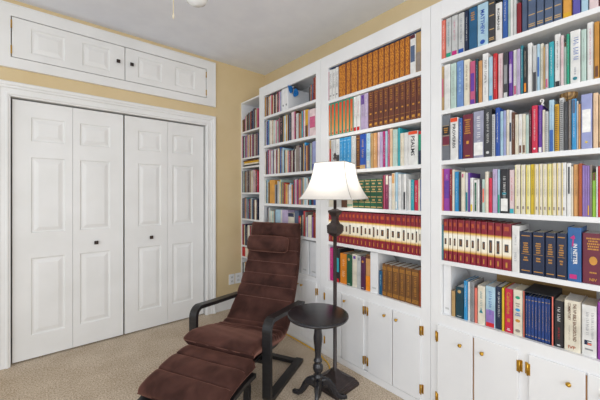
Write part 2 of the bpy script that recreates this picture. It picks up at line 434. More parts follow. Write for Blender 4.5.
def text_down(b, txt, x, yc, ztop, length, cap, mi):
    """lettering that reads down the spine"""
    vs, fs = text_mesh(txt, 'lettering')
    b.add([(x, yc + cap / 2 - v * cap, ztop - u * length) for u, v in vs], fs, mi)
def text_across(b, txt, x, yc, zb, width, cap, mi):
    vs, fs = text_mesh(txt, 'lettering')
    b.add([(x, yc + width / 2 - u * width, zb + v * cap) for u, v in vs], fs, mi)

def scribble(b, x, yc, z0, z1, wy, mi, r):
    """title too small to read: letter-sized strokes running down the spine"""
    z = z1
    while z > z0:
        n = r.randint(3, 8)
        for _ in range(n):
            L = wy * r.uniform(.35, .6)
            if z - L < z0: return
            k = r.random()
            b.quad_x(x, yc - wy / 2, yc - wy / 2 + wy * r.uniform(.75, 1), z - L * .3, z, mi)
            if k < .6: b.quad_x(x, yc + wy * r.uniform(-.4, .1), yc + wy * r.uniform(.15, .5), z - L, z - L * .75, mi)
            z -= L * 1.35
        z -= wy * .5
def scribble_rows(b, x, yc, wy, z0, z1, rows, mi, r):
    """short lines of lettering across the spine"""
    dz = (z1 - z0) / rows
    for k in range(rows):
        ww = wy * r.uniform(.55, 1); zc = z1 - dz * (k + .5); y = yc + ww / 2
        while y > yc - ww / 2:
            l = wy * r.uniform(.05, .12); b.quad_x(x, max(y - l, yc - ww / 2), y, zc - dz * .3, zc + dz * .3, mi); y -= l * 1.35

PART = dict(f='foot_label', h='head_label', l='cover_panel', L='title', t='title', E='edge_stripe', p='name_plate', b='bands', c='wire_coil', d='emblem', s='emblem', g='title', G='title', M='title', S='title')
PART2 = dict(c2='spine_labels', fig='emblem', flag='emblem', tri='emblem', pic='pictures', tb='title', bb='title', Lg='cover_panel', tB='title', hb='title')
def spine_prints(st, w, h, r):
    for i, tok in enumerate([t for t in st.split('|') if t]):
        k = tok.split(':')[0]
        yield PART2.get(k) or PART.get(k[0], 'spine_print') if k not in ('pic', 'plate') else dict(pic='pictures', plate='name_plate')[k], spine_print(tok, w, h, r, i)
def spine_print(st, w, h, r, lay=0):
    b = MB(); mats = []; title = MB(); tm = []
    def mi(c):
        if c not in mats: mats.append(c)
        return mats.index(c)
    def ti(c):
        if c not in tm: tm.append(c)
        return tm.index(c)
    iw = w - .005 if w > .014 else w * .7
    L = [0] * (lay + 1)
    X = lambda: -.0005 - .00012 * len(L)
    for tok in [t for t in st.split('|') if t]:
        p = tok.split(':'); k = p[0]; c = p[-1]; x = X(); L.append(1)
        if k == 'f': b.quad_x(x, -iw / 2, iw / 2, .001, h * .11, mi(c))
        elif k == 'f2': b.quad_x(x, -iw * .42, iw * .42, h * .03, h * .22, mi(c))
        elif k == 'f3': b.quad_x(x, -iw / 2, iw / 2, .001, h * .42, mi(c))
        elif k == 'f3w': b.quad_x(x, -iw * .48, iw * .48, h * .05, h * .33, mi(c))
        elif k == 'f4': b.quad_x(x, -iw * .45, iw * .45, .004, h * .5, mi(c))
        elif k == 'f5': b.quad_x(x, -iw * .3, iw * .3, h * .42, h * .47, mi(c))
        elif k == 'f6': b.quad_x(x, -iw * .22, iw * .38, h * .05, h * .13, mi(c))
        elif k == 'h': b.quad_x(x, -iw / 2, iw / 2, h * .9, h * .995, mi(c))
        elif k == 'h2': b.quad_x(x, -iw * .45, iw * .45, h * .72, h * .985, mi(c))
        elif k == 'h3': b.quad_x(x, -iw * .3, iw * .3, h * .86, h * .95, mi(c))
        elif k == 'h4': b.quad_x(x, -iw * .45, iw * .2, h * .42, h * .93, mi(c))
        elif k == 'h5': b.quad_x(x, -iw / 2, iw / 2, h * .82, h * .995, mi(c))
        elif k == 'hb': scribble_rows(b, x, 0, iw * .6, h * .68, h * .9, 4, mi(c), r)
        elif k == 'lab': b.quad_x(x, -iw * .44, iw * .44, h * .3, h * .72, mi(c))
        elif k == 'Lg': b.quad_x(x, -iw * .46, iw * .28, h * .03, h * .92, mi(c)); scribble(b, x - .0002, -iw * .08, h * .2, h * .8, iw * .3, mi('mint'), r)
        elif k == 'b':
            for z in (.06, .1, .3, .62, .9): b.quad_x(x, -iw / 2, iw / 2, h * z, h * (z + .022), mi(c))
        elif k == 'tb':
            for z in (.07, .9): b.quad_x(x, -iw / 2, iw / 2, h * z, h * (z + .015), mi(c))
            scribble(b, x, 0, h * .25, h * .82, iw * .45, mi(c), r)
        elif k == 'bg':
            for z in (.04, .2, .38, .56, .72, .93): b.quad_x(x, -iw / 2, iw / 2, h * z, h * (z + .03), mi(c))
            for z in (.27, .62, .82): b.quad_x(x, -iw * .25, iw * .25, h * z, h * (z + .05), mi(c))
        elif k == 'bb':
            for z in (.05, .085, .12, .83, .865, .9): b.quad_x(x, -iw / 2, iw / 2, h * z, h * (z + .014), mi(c))
            scribble(b, x, 0, h * .2, h * .78, iw * .38, mi(c), r)
        elif k == 'gs':
            b.quad_x(x, -iw * .3, iw * .3, h * .06, h * .12, mi(c)); scribble(b, x, 0, h * .52, h * .9, iw * .5, mi(c), r); b.quad_x(x, -iw * .2, iw * .2, h * .36, h * .4, mi(c))
            for z in (.03, .2, .95): b.quad_x(x, -iw / 2, iw / 2, h * z, h * (z + .007), mi(c))
        elif k == 'c2':
            b.quad_x(x, -iw / 2, iw / 2, h * .56, h * .76, mi(p[1])); b.quad_x(x, -iw / 2, iw / 2, h * .34, h * .53, mi(p[2]))
            for z in (.545, .765, .33): b.quad_x(x - .0001, -iw / 2, iw / 2, h * z, h * (z + .008), mi('tan'))
            scribble_rows(b, x - .0002, 0, iw * .7, h * .6, h * .73, 3, mi('gold'), r)
        elif k == 'g':
            scribble_rows(b, x, 0, iw * .75, h * .55, h * .9, 7, mi(c), r); b.quad_x(x, -iw * .14, iw * .14, h * .33, h * .4, mi(c)); b.quad_x(x, -iw * .25, iw * .25, h * .05, h * .075, mi(c))
        elif k == 'gl':
            for z in (.07, .9): b.quad_x(x, -iw * .42, iw * .42, h * z, h * (z + .018), mi(c))
            scribble_rows(b, x, 0, iw * .6, h * .5, h * .76, 5, mi(c), r); b.quad_x(x, -iw * .42, iw * .42, h * .47, h * .478, mi(c)); scribble_rows(b, x, 0, iw * .5, h * .3, h * .42, 2, mi(c), r)
        elif k == 'G':
            scribble_rows(b, x, 0, iw * .72, h * .66, h * .92, 5, mi(c), r)
            b.add([(x, .2 * iw * math.cos(a * PI / 8), h * .46 + .085 * h * math.sin(a * PI / 8)) for a in range(16)][::-1], [tuple(range(16))], mi(c))
            scribble_rows(b, x, 0, iw * .5, h * .2, h * .25, 1, mi(c), r)
            text_across(title, p[1], x, 0, h * .06, iw * .36, h * .055, ti(c))
        elif k == 'E':
            b.quad_x(x, iw * .3, iw * .5, .001, h - .001, mi(c)); scribble(b, x, -iw * .06, h * .35, h * .9, iw * .34, mi('taupe'), r); b.quad_x(x, -iw * .3, iw * .18, h * .1, h * .16, mi('taupe'))
        elif k == 'plate':
            s = {'0': .06, '1': .075, '2': .13}[p[1]]
            b.quad_x(x, -iw * .26, iw * .26, h * (.46 - s), h * (.48 + s), mi('charcoal')); b.quad_x(x - .0002, -iw * .12, iw * .12, h * (.47 - s * .7), h * (.47 + s * .7), mi('bronze'))
            b.quad_x(x, -iw * .3, iw * .3, h * .84, h * .93, mi('rust')); b.quad_x(x, -iw * .12, iw * .12, h * .06, h * .17, mi('gold'))
        elif k == 'coil':
            n = max(8, int(h / .009))
            for q in range(n): b.box(-.003, .001, -iw * .4, iw * .4, h * .03 + q * h * .94 / n, h * .03 + q * h * .94 / n + .003, mi(c))
        elif k == 'dot': b.add([(x, .26 * iw * math.cos(a * PI / 6), h * .09 + .26 * iw * math.sin(a * PI / 6)) for a in range(12)][::-1], [tuple(range(12))], mi(c))
        elif k == 'dot2': b.add([(x, .26 * iw * math.cos(a * PI / 6), h * .85 + .26 * iw * math.sin(a * PI / 6)) for a in range(12)][::-1], [tuple(range(12))], mi(c)); b.quad_x(x, -iw * .3, iw * .3, h * .05, h * .065, mi('palegrey'))
        elif k == 'star': b.add([(x, (.22 if a % 2 else .1) * iw * math.sin(a * PI / 5), h * .12 + (.22 if a % 2 else .1) * iw * math.cos(a * PI / 5)) for a in range(10)], [tuple(range(10))], mi(c))
        elif k == 'tri': b.add([(x, iw * .32, h * .3), (x, -iw * .32, h * .3), (x, 0, h * .4)], [(0, 1, 2)], mi(c))
        elif k == 'fig':
            b.add([(x, iw * .36, h * .8), (x, iw * .02, h * .86), (x, -iw * .1, h * .8), (x, iw * .02, h * .79), (x, iw * .06, h * .66), (x, iw * .2, h * .64), (x, iw * .12, h * .79)][::-1], [tuple(range(7))], mi(c))
        elif k == 'flag': b.quad_x(x, -iw * .2, iw * .34, h * .22, h * .31, mi(c)); b.quad_x(x - .0002, -iw * .2, iw * .1, h * .225, h * .255, mi('salmon')); b.quad_x(x - .0002, -iw * .2, iw * .1, h * .27, h * .29, mi('white'))
        elif k == 'pic':
            for z, cc in ((.83, 'green'), (.56, 'skyblue'), (.32, 'gold'), (.1, 'taupe')):
                b.add([(x, .3 * iw * math.cos(a * PI / 6), h * z + .035 * h * math.sin(a * PI / 6)) for a in range(12)][::-1], [tuple(range(12))], mi(cc))
            scribble_rows(b, x, 0, iw * .7, h * .62, h * .72, 2, mi('taupe'), r); scribble_rows(b, x, 0, iw * .7, h * .42, h * .5, 2, mi('blue'), r)
        elif k == 'EX':
            text_down(title, 'THE IVP BIBLE BACKGROUND', x, -iw * .16, h * .95, h * .74, iw * .24, ti(c)); text_down(title, 'COMMENTARY', x, iw * .2, h * .95, h * .34, iw * .2, ti(c))
            scribble(b, x, iw * .2, h * .2, h * .5, iw * .12, mi('taupe'), r); text_across(title, 'IVP', x, iw * .02, h * .05, iw * .5, h * .06, ti('rust'))
        elif k in ('L', 'M', 'S'):
            if k == 'L': text_down(title, p[1], x, 0, h * .85, h * .58, iw * .42, ti(c))
            elif k == 'M': text_down(title, p[1], x, -iw * .08, h * .7, h * .38, iw * .34, ti(c)); scribble(b, x, iw * .22, h * .36, h * .62, iw * .1, mi('paleblue'), r)
            else: text_down(title, p[1], x, 0, h * .92, h * .5, iw * .55, ti(c)); b.quad_x(x, -iw * .2, iw * .2, h * .24, h * .32, mi(c)); scribble_rows(b, x, 0, iw * .6, h * .04, h * .1, 2, mi('white'), r)
        elif k == 'tB': scribble(b, x, -iw * .08, h * .38, h * .86, iw * .6, mi(c), r); scribble(b, x, 0, h * .14, h * .3, iw * .25, mi('slate'), r)
        elif k == 'tB2': scribble(b, x, 0, h * .5, h * .86, iw * .42, mi(c), r); b.quad_x(x, -iw * .2, iw * .2, h * .03, h * .06, mi('palegrey'))
        elif k == 't3': scribble(b, x, 0, h * .16, h * .42, iw * .28, mi(c), r)
        elif k in ('t2',): scribble(b, x, 0, h * .55, h * .8, iw * .35, mi(c), r); scribble(b, x, 0, h * .2, h * .42, iw * .45, mi(c), r)
        elif k == 't4': scribble(b, x, iw * .12, h * .38, h * .86, iw * .26, mi(c), r); scribble(b, x, -iw * .25, h * .35, h * .86, iw * .22, mi(c), r); b.quad_x(x, -iw * .3, iw * .3, h * .12, h * .15, mi(c))
        elif k == 't': scribble(b, x, 0, h * r.uniform(.2, .4), h * r.uniform(.82, .93), iw * .4, mi(c), r)
    return b, mats, title, tm

def make_book(rec):
    unit, row, X, y0, y1, z, h, col, st, label, grp = rec
    w = y1 - y0; r = random.Random(int(y0 * 9973) + row * 31 + unit)
    D = min(.285, max(.12, h * r.uniform(.64, .76)))
    cm = book_mat(col) if col != 'goset' else book_mat('goset')
    o = MB().prism_z(cover_poly(w, D), 0, h).build('book', cm, None, (X, (y0 + y1) / 2, z + .0004))
    tag(o, label, 'book', grp)
    if w > .006:
        tt = .0017
        MB().box(.0050, D - .004, -w / 2 + tt, w / 2 - tt, .003, h - .004).build('pages', PAGES if r.random() < .45 else PAGESW, o)
    if col == 'goset':
        q = MB().quad_x(-.0005, -w * .36, w * .30, h * .02, h * .97)
        q.build('spine_panel', ramp_mat('orange_fade', 2, [(0, 'e0a070'), (.3, 'e08a4a'), (.8, 'd8542c'), (1, 'cc4428')], .45), o)
        q = MB().quad_x(-.0007, -w * .2, w * .12, h * .04, h * .1); q.build('spine_print', ink('red'), o)
    elif col == 'goldset':
        q = MB(); q.quad_x(-.0005, -w / 2 + .0005, -w * .40, .001, h - .001); q.quad_x(-.0005, w * .42, w / 2 - .0005, .001, h - .001); q.build('spine_print', ink('maroon'), o)
    elif st:
        for nm_, (b, mats, tb, tm) in spine_prints(st, w, h, r):
            if nm_ == 'title' and 1 < len(b.f) <= 6:
                ys = [v[1] for v in b.v]; zs = [v[2] for v in b.v]; x_ = b.v[0][0]; b = MB().quad_x(x_, min(ys), max(ys), min(zs), max(zs))
            if b.v: b.build(nm_, [ink(c) for c in mats], o)
            if tb.v: tb.build('title', [ink(c) for c in tm], o)
    return o
BOOKS = [
# shelf row, spine x, y0, y1, shelf z, height, colour, spine print, label, group
(3,1,1.757,0.7954,0.8152,2.062,0.22,'salmon','t:white',"salmon pink book at left end of right bookcase's top shelf","books on the right bookcase's top shelf"),
(3,1,1.759,0.7631,0.7924,2.062,0.22,'palegrey','t:teal|f:green','pale grey book with green foot band, top shelf of right bookcase',"books on the right bookcase's top shelf"),
(3,1,1.757,0.7297,0.7601,2.062,0.22,'palegrey','t:rose|f:magenta','pale grey book with magenta foot band, top shelf of right bookcase',"books on the right bookcase's top shelf"),
(3,1,1.761,0.6957,0.7267,2.062,0.22,'palegrey','t:slate|f:royalblue','pale grey book with blue foot band, top shelf of right bookcase',"books on the right bookcase's top shelf"),
(3,1,1.761,0.6728,0.6927,2.062,0.22,'navy','t:white','navy blue book right of a pale grey one, top shelf of right bookcase',"books on the right bookcase's top shelf"),
(3,1,1.757,0.6307,0.6698,2.062,0.22,'seablue','hb:gold','sea blue book with gold title near its top, top shelf of right bookcase',"books on the right bookcase's top shelf"),
(3,1,1.757,0.5778,0.6277,2.062,0.22,'paleblue','L:MATTHEW:royalblue|dot:royalblue','thick pale blue book with big blue vertical title, top shelf of right bookcase',"books on the right bookcase's top shelf"),
(3,1,1.757,0.5469,0.5748,2.062,0.22,'charcoal','b:tan','charcoal book with gold bands, top shelf of right bookcase',"books on the right bookcase's top shelf"),
(3,1,1.757,0.5161,0.5439,2.062,0.188,'white','L:ROMANS:charcoal','white book with tall black vertical title, top shelf of right bookcase',"books on the right bookcase's top shelf"),
(3,1,1.761,0.4925,0.5131,2.062,0.22,'blue','t:white','blue book right of a white one, top shelf of right bookcase',"books on the right bookcase's top shelf"),
(3,1,1.764,0.4812,0.4902,2.062,0.22,'mint','','slim pale green book right of a blue one, top shelf of right bookcase',"books on the right bookcase's top shelf"),
(3,1,1.759,0.4687,0.4796,2.062,0.22,'white','','slim white book right of a pale green one, top shelf of right bookcase',"books on the right bookcase's top shelf"),
(3,1,1.757,0.4544,0.4671,2.062,0.22,'palegrey','','slim pale grey book right of a white one, top shelf of right bookcase',"books on the right bookcase's top shelf"),
(3,1,1.757,0.4362,0.4528,2.062,0.147,'darkred','','slim dark red book right of a pale grey one, top shelf of right bookcase',"books on the right bookcase's top shelf"),
(3,1,1.764,0.4112,0.4339,2.062,0.22,'slate','','slate blue book right of a dark red one, top shelf of right bookcase',"books on the right bookcase's top shelf"),
(3,1,1.757,0.3787,0.4082,2.062,0.22,'slate','b:tan',"first from left of the slate volumes with gold bands on right bookcase's top shelf","slate volumes with gold bands on the right bookcase's top shelf"),
(3,1,1.757,0.349,0.3757,2.062,0.22,'slate','b:tan',"second from left of the slate volumes with gold bands on right bookcase's top shelf","slate volumes with gold bands on the right bookcase's top shelf"),
(3,1,1.757,0.3157,0.346,2.062,0.22,'slate','b:tan',"third from left of the slate volumes with gold bands on right bookcase's top shelf","slate volumes with gold bands on the right bookcase's top shelf"),
(3,1,1.757,0.2857,0.3127,2.062,0.22,'slate','b:tan',"fourth from left of the slate volumes with gold bands on right bookcase's top shelf","slate volumes with gold bands on the right bookcase's top shelf"),
(3,1,1.764,0.2523,0.2827,2.062,0.22,'amber','h:brown|f:mustard','amber book with brown upper half, top shelf of right bookcase',"books on the right bookcase's top shelf"),
(3,1,1.759,0.2249,0.2493,2.062,0.22,'violetblue','t:white','violet blue book right of an amber one, top shelf of right bookcase',"books on the right bookcase's top shelf"),
(3,1,1.759,0.1999,0.2219,2.062,0.22,'paleblue','lab:blue','pale blue book with blue cover panel, top shelf of right bookcase',"books on the right bookcase's top shelf"),
(3,1,1.757,0.1682,0.1969,2.062,0.22,'palepink','t:grey','pale pink book right of a pale blue one, top shelf of right bookcase',"books on the right bookcase's top shelf"),
(3,1,1.757,0.1449,0.1652,2.062,0.22,'darkred','',"dark red book at right end of right bookcase's top shelf","books on the right bookcase's top shelf"),
(3,2,1.759,0.8043,0.8152,1.768,0.251,'tan','lab:rose',"slim tan book at left end of right bookcase's second shelf","books on the right bookcase's second shelf"),
(3,2,1.757,0.7692,0.802,1.768,0.254,'white','t:palegrey','white book right of a tan one, second shelf of right bookcase',"books on the right bookcase's second shelf"),
(3,2,1.757,0.7366,0.7662,1.768,0.25,'mint','t:grey','pale green book right of a white one, second shelf of right bookcase',"books on the right bookcase's second shelf"),
(3,2,1.759,0.6993,0.7336,1.768,0.252,'cornflower','t:paleblue','cornflower blue book right of a pale green one, second shelf of right bookcase',"books on the right bookcase's second shelf"),
(3,2,1.759,0.6672,0.6963,1.768,0.248,'cream','t:brown','cream book right of a cornflower blue one, second shelf of right bookcase',"books on the right bookcase's second shelf"),
(3,2,1.757,0.639,0.6642,1.768,0.229,'rose','lab:purple|f:purple','rose pink book with purple picture spine, second shelf of right bookcase',"books on the right bookcase's second shelf"),
(3,2,1.757,0.6257,0.6367,1.768,0.234,'darkteal','t:paleblue','slim dark teal book right of a rose pink one, second shelf of right bookcase',"books on the right bookcase's second shelf"),
(3,2,1.759,0.6072,0.6234,1.768,0.22,'orangetan','t:brown','slim orange tan book right of a dark teal one, second shelf of right bookcase',"books on the right bookcase's second shelf"),
(3,2,1.759,0.5778,0.6042,1.768,0.249,'white','tB:black','white book with bold black title, second shelf of right bookcase',"books on the right bookcase's second shelf"),
(3,2,1.759,0.5572,0.5748,1.768,0.223,'paleblue','f:skyblue','pale blue book right of a white one, second shelf of right bookcase',"books on the right bookcase's second shelf"),
(3,2,1.757,0.5371,0.5542,1.768,0.233,'red','t:white','red book right of a pale blue one, second shelf of right bookcase',"books on the right bookcase's second shelf"),
(3,2,1.764,0.513,0.5341,1.768,0.227,'palepink','t:rose','pale pink book right of a red one, second shelf of right bookcase',"books on the right bookcase's second shelf"),
(3,2,1.759,0.4904,0.51,1.768,0.224,'charcoal','lab:grey|f:palegrey','charcoal book right of a pale pink one, second shelf of right bookcase',"books on the right bookcase's second shelf"),
(3,2,1.761,0.4715,0.4874,1.768,0.221,'purple','t:pink|lab:lilac','slim purple book right of a charcoal one, second shelf of right bookcase',"books on the right bookcase's second shelf"),
(3,2,1.764,0.4535,0.4692,1.768,0.223,'white','f2:rose|t:grey','slim white book with rose foot label, second shelf of right bookcase',"books on the right bookcase's second shelf"),
(3,2,1.757,0.439,0.4519,1.768,0.22,'lilac','t:grey','slim lilac book right of a white one, second shelf of right bookcase',"books on the right bookcase's second shelf"),
(3,2,1.757,0.4274,0.4374,1.768,0.231,'teal','t:white','slim teal book right of a lilac one, second shelf of right bookcase',"books on the right bookcase's second shelf"),
(3,2,1.757,0.4128,0.4258,1.768,0.218,'black','t:cream|f2:orange','slim black book right of a teal one, second shelf of right bookcase',"books on the right bookcase's second shelf"),
(3,2,1.761,0.3938,0.4105,1.768,0.233,'white','t:palegrey','slim white book right of a black one, second shelf of right bookcase',"books on the right bookcase's second shelf"),
(3,2,1.759,0.3749,0.3915,1.768,0.214,'palegrey','f3:charcoal','slim pale grey book with dark lower half, second shelf of right bookcase',"books on the right bookcase's second shelf"),
(3,2,1.757,0.3641,0.3733,1.768,0.215,'paleblue','lab:blue','slim pale blue book right of a pale grey one, second shelf of right bookcase',"books on the right bookcase's second shelf"),
(3,2,1.764,0.3512,0.3625,1.768,0.215,'cream','t:grey','slim cream book right of a pale blue one, second shelf of right bookcase',"books on the right bookcase's second shelf"),
(3,2,1.757,0.3324,0.3431,1.768,0.203,'palegrey','t:rose|f2:rose','slim pale grey book right of a tan one, second shelf of right bookcase',"books on the right bookcase's second shelf"),
(3,2,1.759,0.314,0.3301,1.768,0.208,'turquoise','t:white','slim turquoise book right of a pale grey one, second shelf of right bookcase',"books on the right bookcase's second shelf"),
(3,2,1.764,0.2911,0.311,1.768,0.236,'white','t:charcoal|f:black','white book with black thin title, second shelf of right bookcase',"books on the right bookcase's second shelf"),
(3,2,1.759,0.2792,0.2888,1.768,0.222,'palepink','t:rose','slim pale pink book right of a white one, second shelf of right bookcase',"books on the right bookcase's second shelf"),
(3,2,1.764,0.2697,0.278,1.768,0.189,'mint','h:brown','slim pale green book right of a pale pink one, second shelf of right bookcase',"books on the right bookcase's second shelf"),
(3,2,1.757,0.2604,0.2689,1.768,0.22,'green','t:mint','slim green book right of a pale green one, second shelf of right bookcase',"books on the right bookcase's second shelf"),
(3,2,1.761,0.2246,0.2585,1.768,0.228,'white','tB:blue|dot:teal','white book with blue stacked title under teal top, second shelf of right bookcase',"books on the right bookcase's second shelf"),
(3,2,1.761,0.2063,0.2223,1.768,0.221,'mint','t:grey','slim pale green book right of a white one, second shelf of right bookcase',"books on the right bookcase's second shelf"),
(3,2,1.764,0.1841,0.204,1.768,0.243,'white','t:rose','white book right of a pale green one, second shelf of right bookcase',"books on the right bookcase's second shelf"),
(3,2,1.759,0.1663,0.1818,1.768,0.236,'gold','f2:brown','slim gold book right of a white one, second shelf of right bookcase',"books on the right bookcase's second shelf"),
(3,3,1.761,0.7714,0.8152,1.481,0.256,'slategrey','c2:black:burgundy','thick slate grey book with black and red spine labels, third shelf of right bookcase',"books on the right bookcase's third shelf"),
(3,3,1.757,0.726,0.7684,1.481,0.233,'white','L:PROVERBS:charcoal|h:redorange','thick white book with black title under orange-red top band, third shelf of right bookcase',"books on the right bookcase's third shelf"),
(3,3,1.757,0.705,0.723,1.481,0.225,'blue','t:white','blue book right of a white one, third shelf of right bookcase',"books on the right bookcase's third shelf"),
(3,3,1.759,0.6513,0.702,1.481,0.238,'burgundy','g:gold','thick burgundy book with gold lettering, third shelf of right bookcase',"books on the right bookcase's third shelf"),
(3,3,1.759,0.5987,0.6483,1.481,0.244,'lavgrey','t:white|f3w:white','thick lavender grey book with white label, third shelf of right bookcase',"books on the right bookcase's third shelf"),
(3,3,1.757,0.5622,0.5957,1.481,0.247,'charcoal','t:white|dot:palegrey','charcoal book with white lettering, third shelf of right bookcase',"books on the right bookcase's third shelf"),
(3,3,1.757,0.5462,0.5599,1.481,0.213,'palegrey','coil:grey','slim pale grey book right of a charcoal one, third shelf of right bookcase',"books on the right bookcase's third shelf"),
(3,3,1.757,0.5256,0.5439,1.481,0.243,'royalblue','t:white','royal blue book right of a pale grey one, third shelf of right bookcase',"books on the right bookcase's third shelf"),
(3,3,1.761,0.5102,0.5233,1.481,0.222,'paleblue','t:teal','slim pale blue book right of a royal blue one, third shelf of right bookcase',"books on the right bookcase's third shelf"),
(3,3,1.759,0.4994,0.5086,1.481,0.223,'lavender','','slim lavender book right of a pale blue one, third shelf of right bookcase',"books on the right bookcase's third shelf"),
(3,3,1.764,0.4875,0.4978,1.481,0.225,'cream','t:grey','slim cream book right of a lavender one, third shelf of right bookcase',"books on the right bookcase's third shelf"),
(3,3,1.764,0.4758,0.4859,1.481,0.221,'white','lab:navy','slim white book between cream and brown ones, third shelf of right bookcase',"books on the right bookcase's third shelf"),
(3,3,1.761,0.4617,0.4742,1.481,0.208,'brown','t:palegrey','slim brown book right of a white one, third shelf of right bookcase',"books on the right bookcase's third shelf"),
(3,3,1.759,0.4462,0.4601,1.481,0.193,'cream','t:grey','slim cream book right of a brown one, third shelf of right bookcase',"books on the right bookcase's third shelf"),
(3,3,1.757,0.4322,0.4446,1.481,0.192,'white','t:tan|f2:brown','slim white book between two cream ones, third shelf of right bookcase',"books on the right bookcase's third shelf"),
(3,3,1.757,0.4175,0.4306,1.481,0.19,'cream','f2:brown|t:grey','slim cream book right of a white one, third shelf of right bookcase',"books on the right bookcase's third shelf"),
(3,3,1.757,0.4058,0.4159,1.481,0.183,'mint','t:grey','slim pale green book right of a cream one, third shelf of right bookcase',"books on the right bookcase's third shelf"),
(3,3,1.761,0.3962,0.4042,1.481,0.206,'maroon','t:white','slim maroon book right of a pale green one, third shelf of right bookcase',"books on the right bookcase's third shelf"),
(3,3,1.757,0.3723,0.3939,1.481,0.221,'crimson','t:white|dot:white','crimson book with white title, third shelf of right bookcase',"books on the right bookcase's third shelf"),
(3,3,1.761,0.3549,0.37,1.481,0.219,'purple','t:lilac|f:white','slim purple book with white foot, third shelf of right bookcase',"books on the right bookcase's third shelf"),
(3,3,1.759,0.345,0.3537,1.481,0.194,'cream','','slim cream book right of a purple one, third shelf of right bookcase',"books on the right bookcase's third shelf"),
(3,3,1.757,0.3324,0.3438,1.481,0.184,'palegrey','coil:grey','slim pale grey book right of a cream one, third shelf of right bookcase',"books on the right bookcase's third shelf"),
(3,3,1.759,0.3129,0.3301,1.481,0.233,'paleblue','f3:blue|t:blue','pale blue book with darker blue lower half, third shelf of right bookcase',"books on the right bookcase's third shelf"),
(3,3,1.761,0.2962,0.3106,1.481,0.21,'mustard','coil:brown','slim mustard book with wire binding, third shelf of right bookcase',"books on the right bookcase's third shelf"),
(3,3,1.764,0.2795,0.2946,1.481,0.235,'palegrey','coil:charcoal','slim pale grey book with black coil binding, third shelf of right bookcase',"books on the right bookcase's third shelf"),
(3,3,1.759,0.2655,0.2779,1.481,0.214,'charcoal','t:grey','slim charcoal book right of a pale grey one, third shelf of right bookcase',"books on the right bookcase's third shelf"),
(3,3,1.764,0.2539,0.2639,1.481,0.22,'taupe','t:palegrey','slim taupe book right of a charcoal one, third shelf of right bookcase',"books on the right bookcase's third shelf"),
(3,3,1.757,0.237,0.2523,1.481,0.219,'skyblue','t:white|h2:slate','slim sky blue book right of a taupe one, third shelf of right bookcase',"books on the right bookcase's third shelf"),
(3,3,1.759,0.2308,0.2358,1.481,0.208,'palegrey','','slim pale grey book right of a sky blue one, third shelf of right bookcase',"books on the right bookcase's third shelf"),
(3,3,1.757,0.2241,0.23,1.481,0.193,'orangetan','t:brown','slim orange tan book right of a pale grey one, third shelf of right bookcase',"books on the right bookcase's third shelf"),
(3,3,1.757,0.1874,0.2222,1.481,0.23,'lavender','lab:white|star:yellow','lavender book with white panel and yellow star, third shelf of right bookcase',"books on the right bookcase's third shelf"),
(3,3,1.757,0.1696,0.1851,1.481,0.228,'peach','t:tan','slim peach book right of a lavender one, third shelf of right bookcase',"books on the right bookcase's third shelf"),
(3,3,1.759,0.1477,0.1673,1.481,0.219,'peach','f:rust',"peach book at right end of right bookcase's third shelf","books on the right bookcase's third shelf"),
(3,4,1.764,0.773,0.8071,1.194,0.239,'magentapurple','t:lilac|lab:purple','magenta purple book with pale lettering, fourth shelf of right bookcase',"books on the right bookcase's fourth shelf"),
(3,4,1.757,0.7581,0.7707,1.194,0.234,'darkred','t:white','slim dark red book right of a magenta purple one, fourth shelf of right bookcase',"books on the right bookcase's fourth shelf"),
(3,4,1.757,0.7461,0.7565,1.194,0.232,'cream','','slim cream book right of a dark red one, fourth shelf of right bookcase',"books on the right bookcase's fourth shelf"),
(3,4,1.759,0.7234,0.7438,1.194,0.219,'skyblue','t:paleblue','sky blue book right of a cream one, fourth shelf of right bookcase',"books on the right bookcase's fourth shelf"),
(3,4,1.759,0.6926,0.7109,1.194,0.216,'cream','h3:rose','cream book with red square at its top, fourth shelf of right bookcase',"books on the right bookcase's fourth shelf"),
(3,4,1.761,0.6751,0.6903,1.194,0.21,'white','f4:teal','slim white book right of a cream one, fourth shelf of right bookcase',"books on the right bookcase's fourth shelf"),
(3,4,1.757,0.6491,0.6639,1.194,0.182,'white','t:rose|f2:yellow','slim white book right of a purple one, fourth shelf of right bookcase',"books on the right bookcase's fourth shelf"),
(3,4,1.759,0.6298,0.6468,1.194,0.17,'white','Lg:darkgreen','white book with dark green spine panel, fourth shelf of right bookcase',"books on the right bookcase's fourth shelf"),
(3,4,1.759,0.6075,0.6173,1.194,0.175,'charcoal','t:rose','slim charcoal book right of a white one, fourth shelf of right bookcase',"books on the right bookcase's fourth shelf"),
(3,4,1.759,0.5929,0.6059,1.194,0.172,'mint','lab:salmon','slim pale green book right of a charcoal one, fourth shelf of right bookcase',"books on the right bookcase's fourth shelf"),
(3,4,1.757,0.5766,0.5913,1.194,0.211,'cream','','slim cream book right of a pale green one, fourth shelf of right bookcase',"books on the right bookcase's fourth shelf"),
(3,4,1.759,0.5602,0.575,1.194,0.178,'crimson','t:salmon','slim crimson book right of a cream one, fourth shelf of right bookcase',"books on the right bookcase's fourth shelf"),
(3,4,1.759,0.5367,0.5579,1.194,0.222,'lilac','t:grey','lilac book right of a crimson one, fourth shelf of right bookcase',"books on the right bookcase's fourth shelf"),
(3,4,1.759,0.5249,0.5344,1.194,0.219,'paleblue','f3:green','slim pale blue book right of a lilac one, fourth shelf of right bookcase',"books on the right bookcase's fourth shelf"),
(3,4,1.757,0.4874,0.5226,1.194,0.22,'black','t:white|f3w:white|f5:teal','black book with white lower half, fourth shelf of right bookcase',"books on the right bookcase's fourth shelf"),
(3,4,1.761,0.4637,0.4844,1.194,0.214,'palepink','t:red|f:turquoise','pale pink book with turquoise foot, fourth shelf of right bookcase',"books on the right bookcase's fourth shelf"),
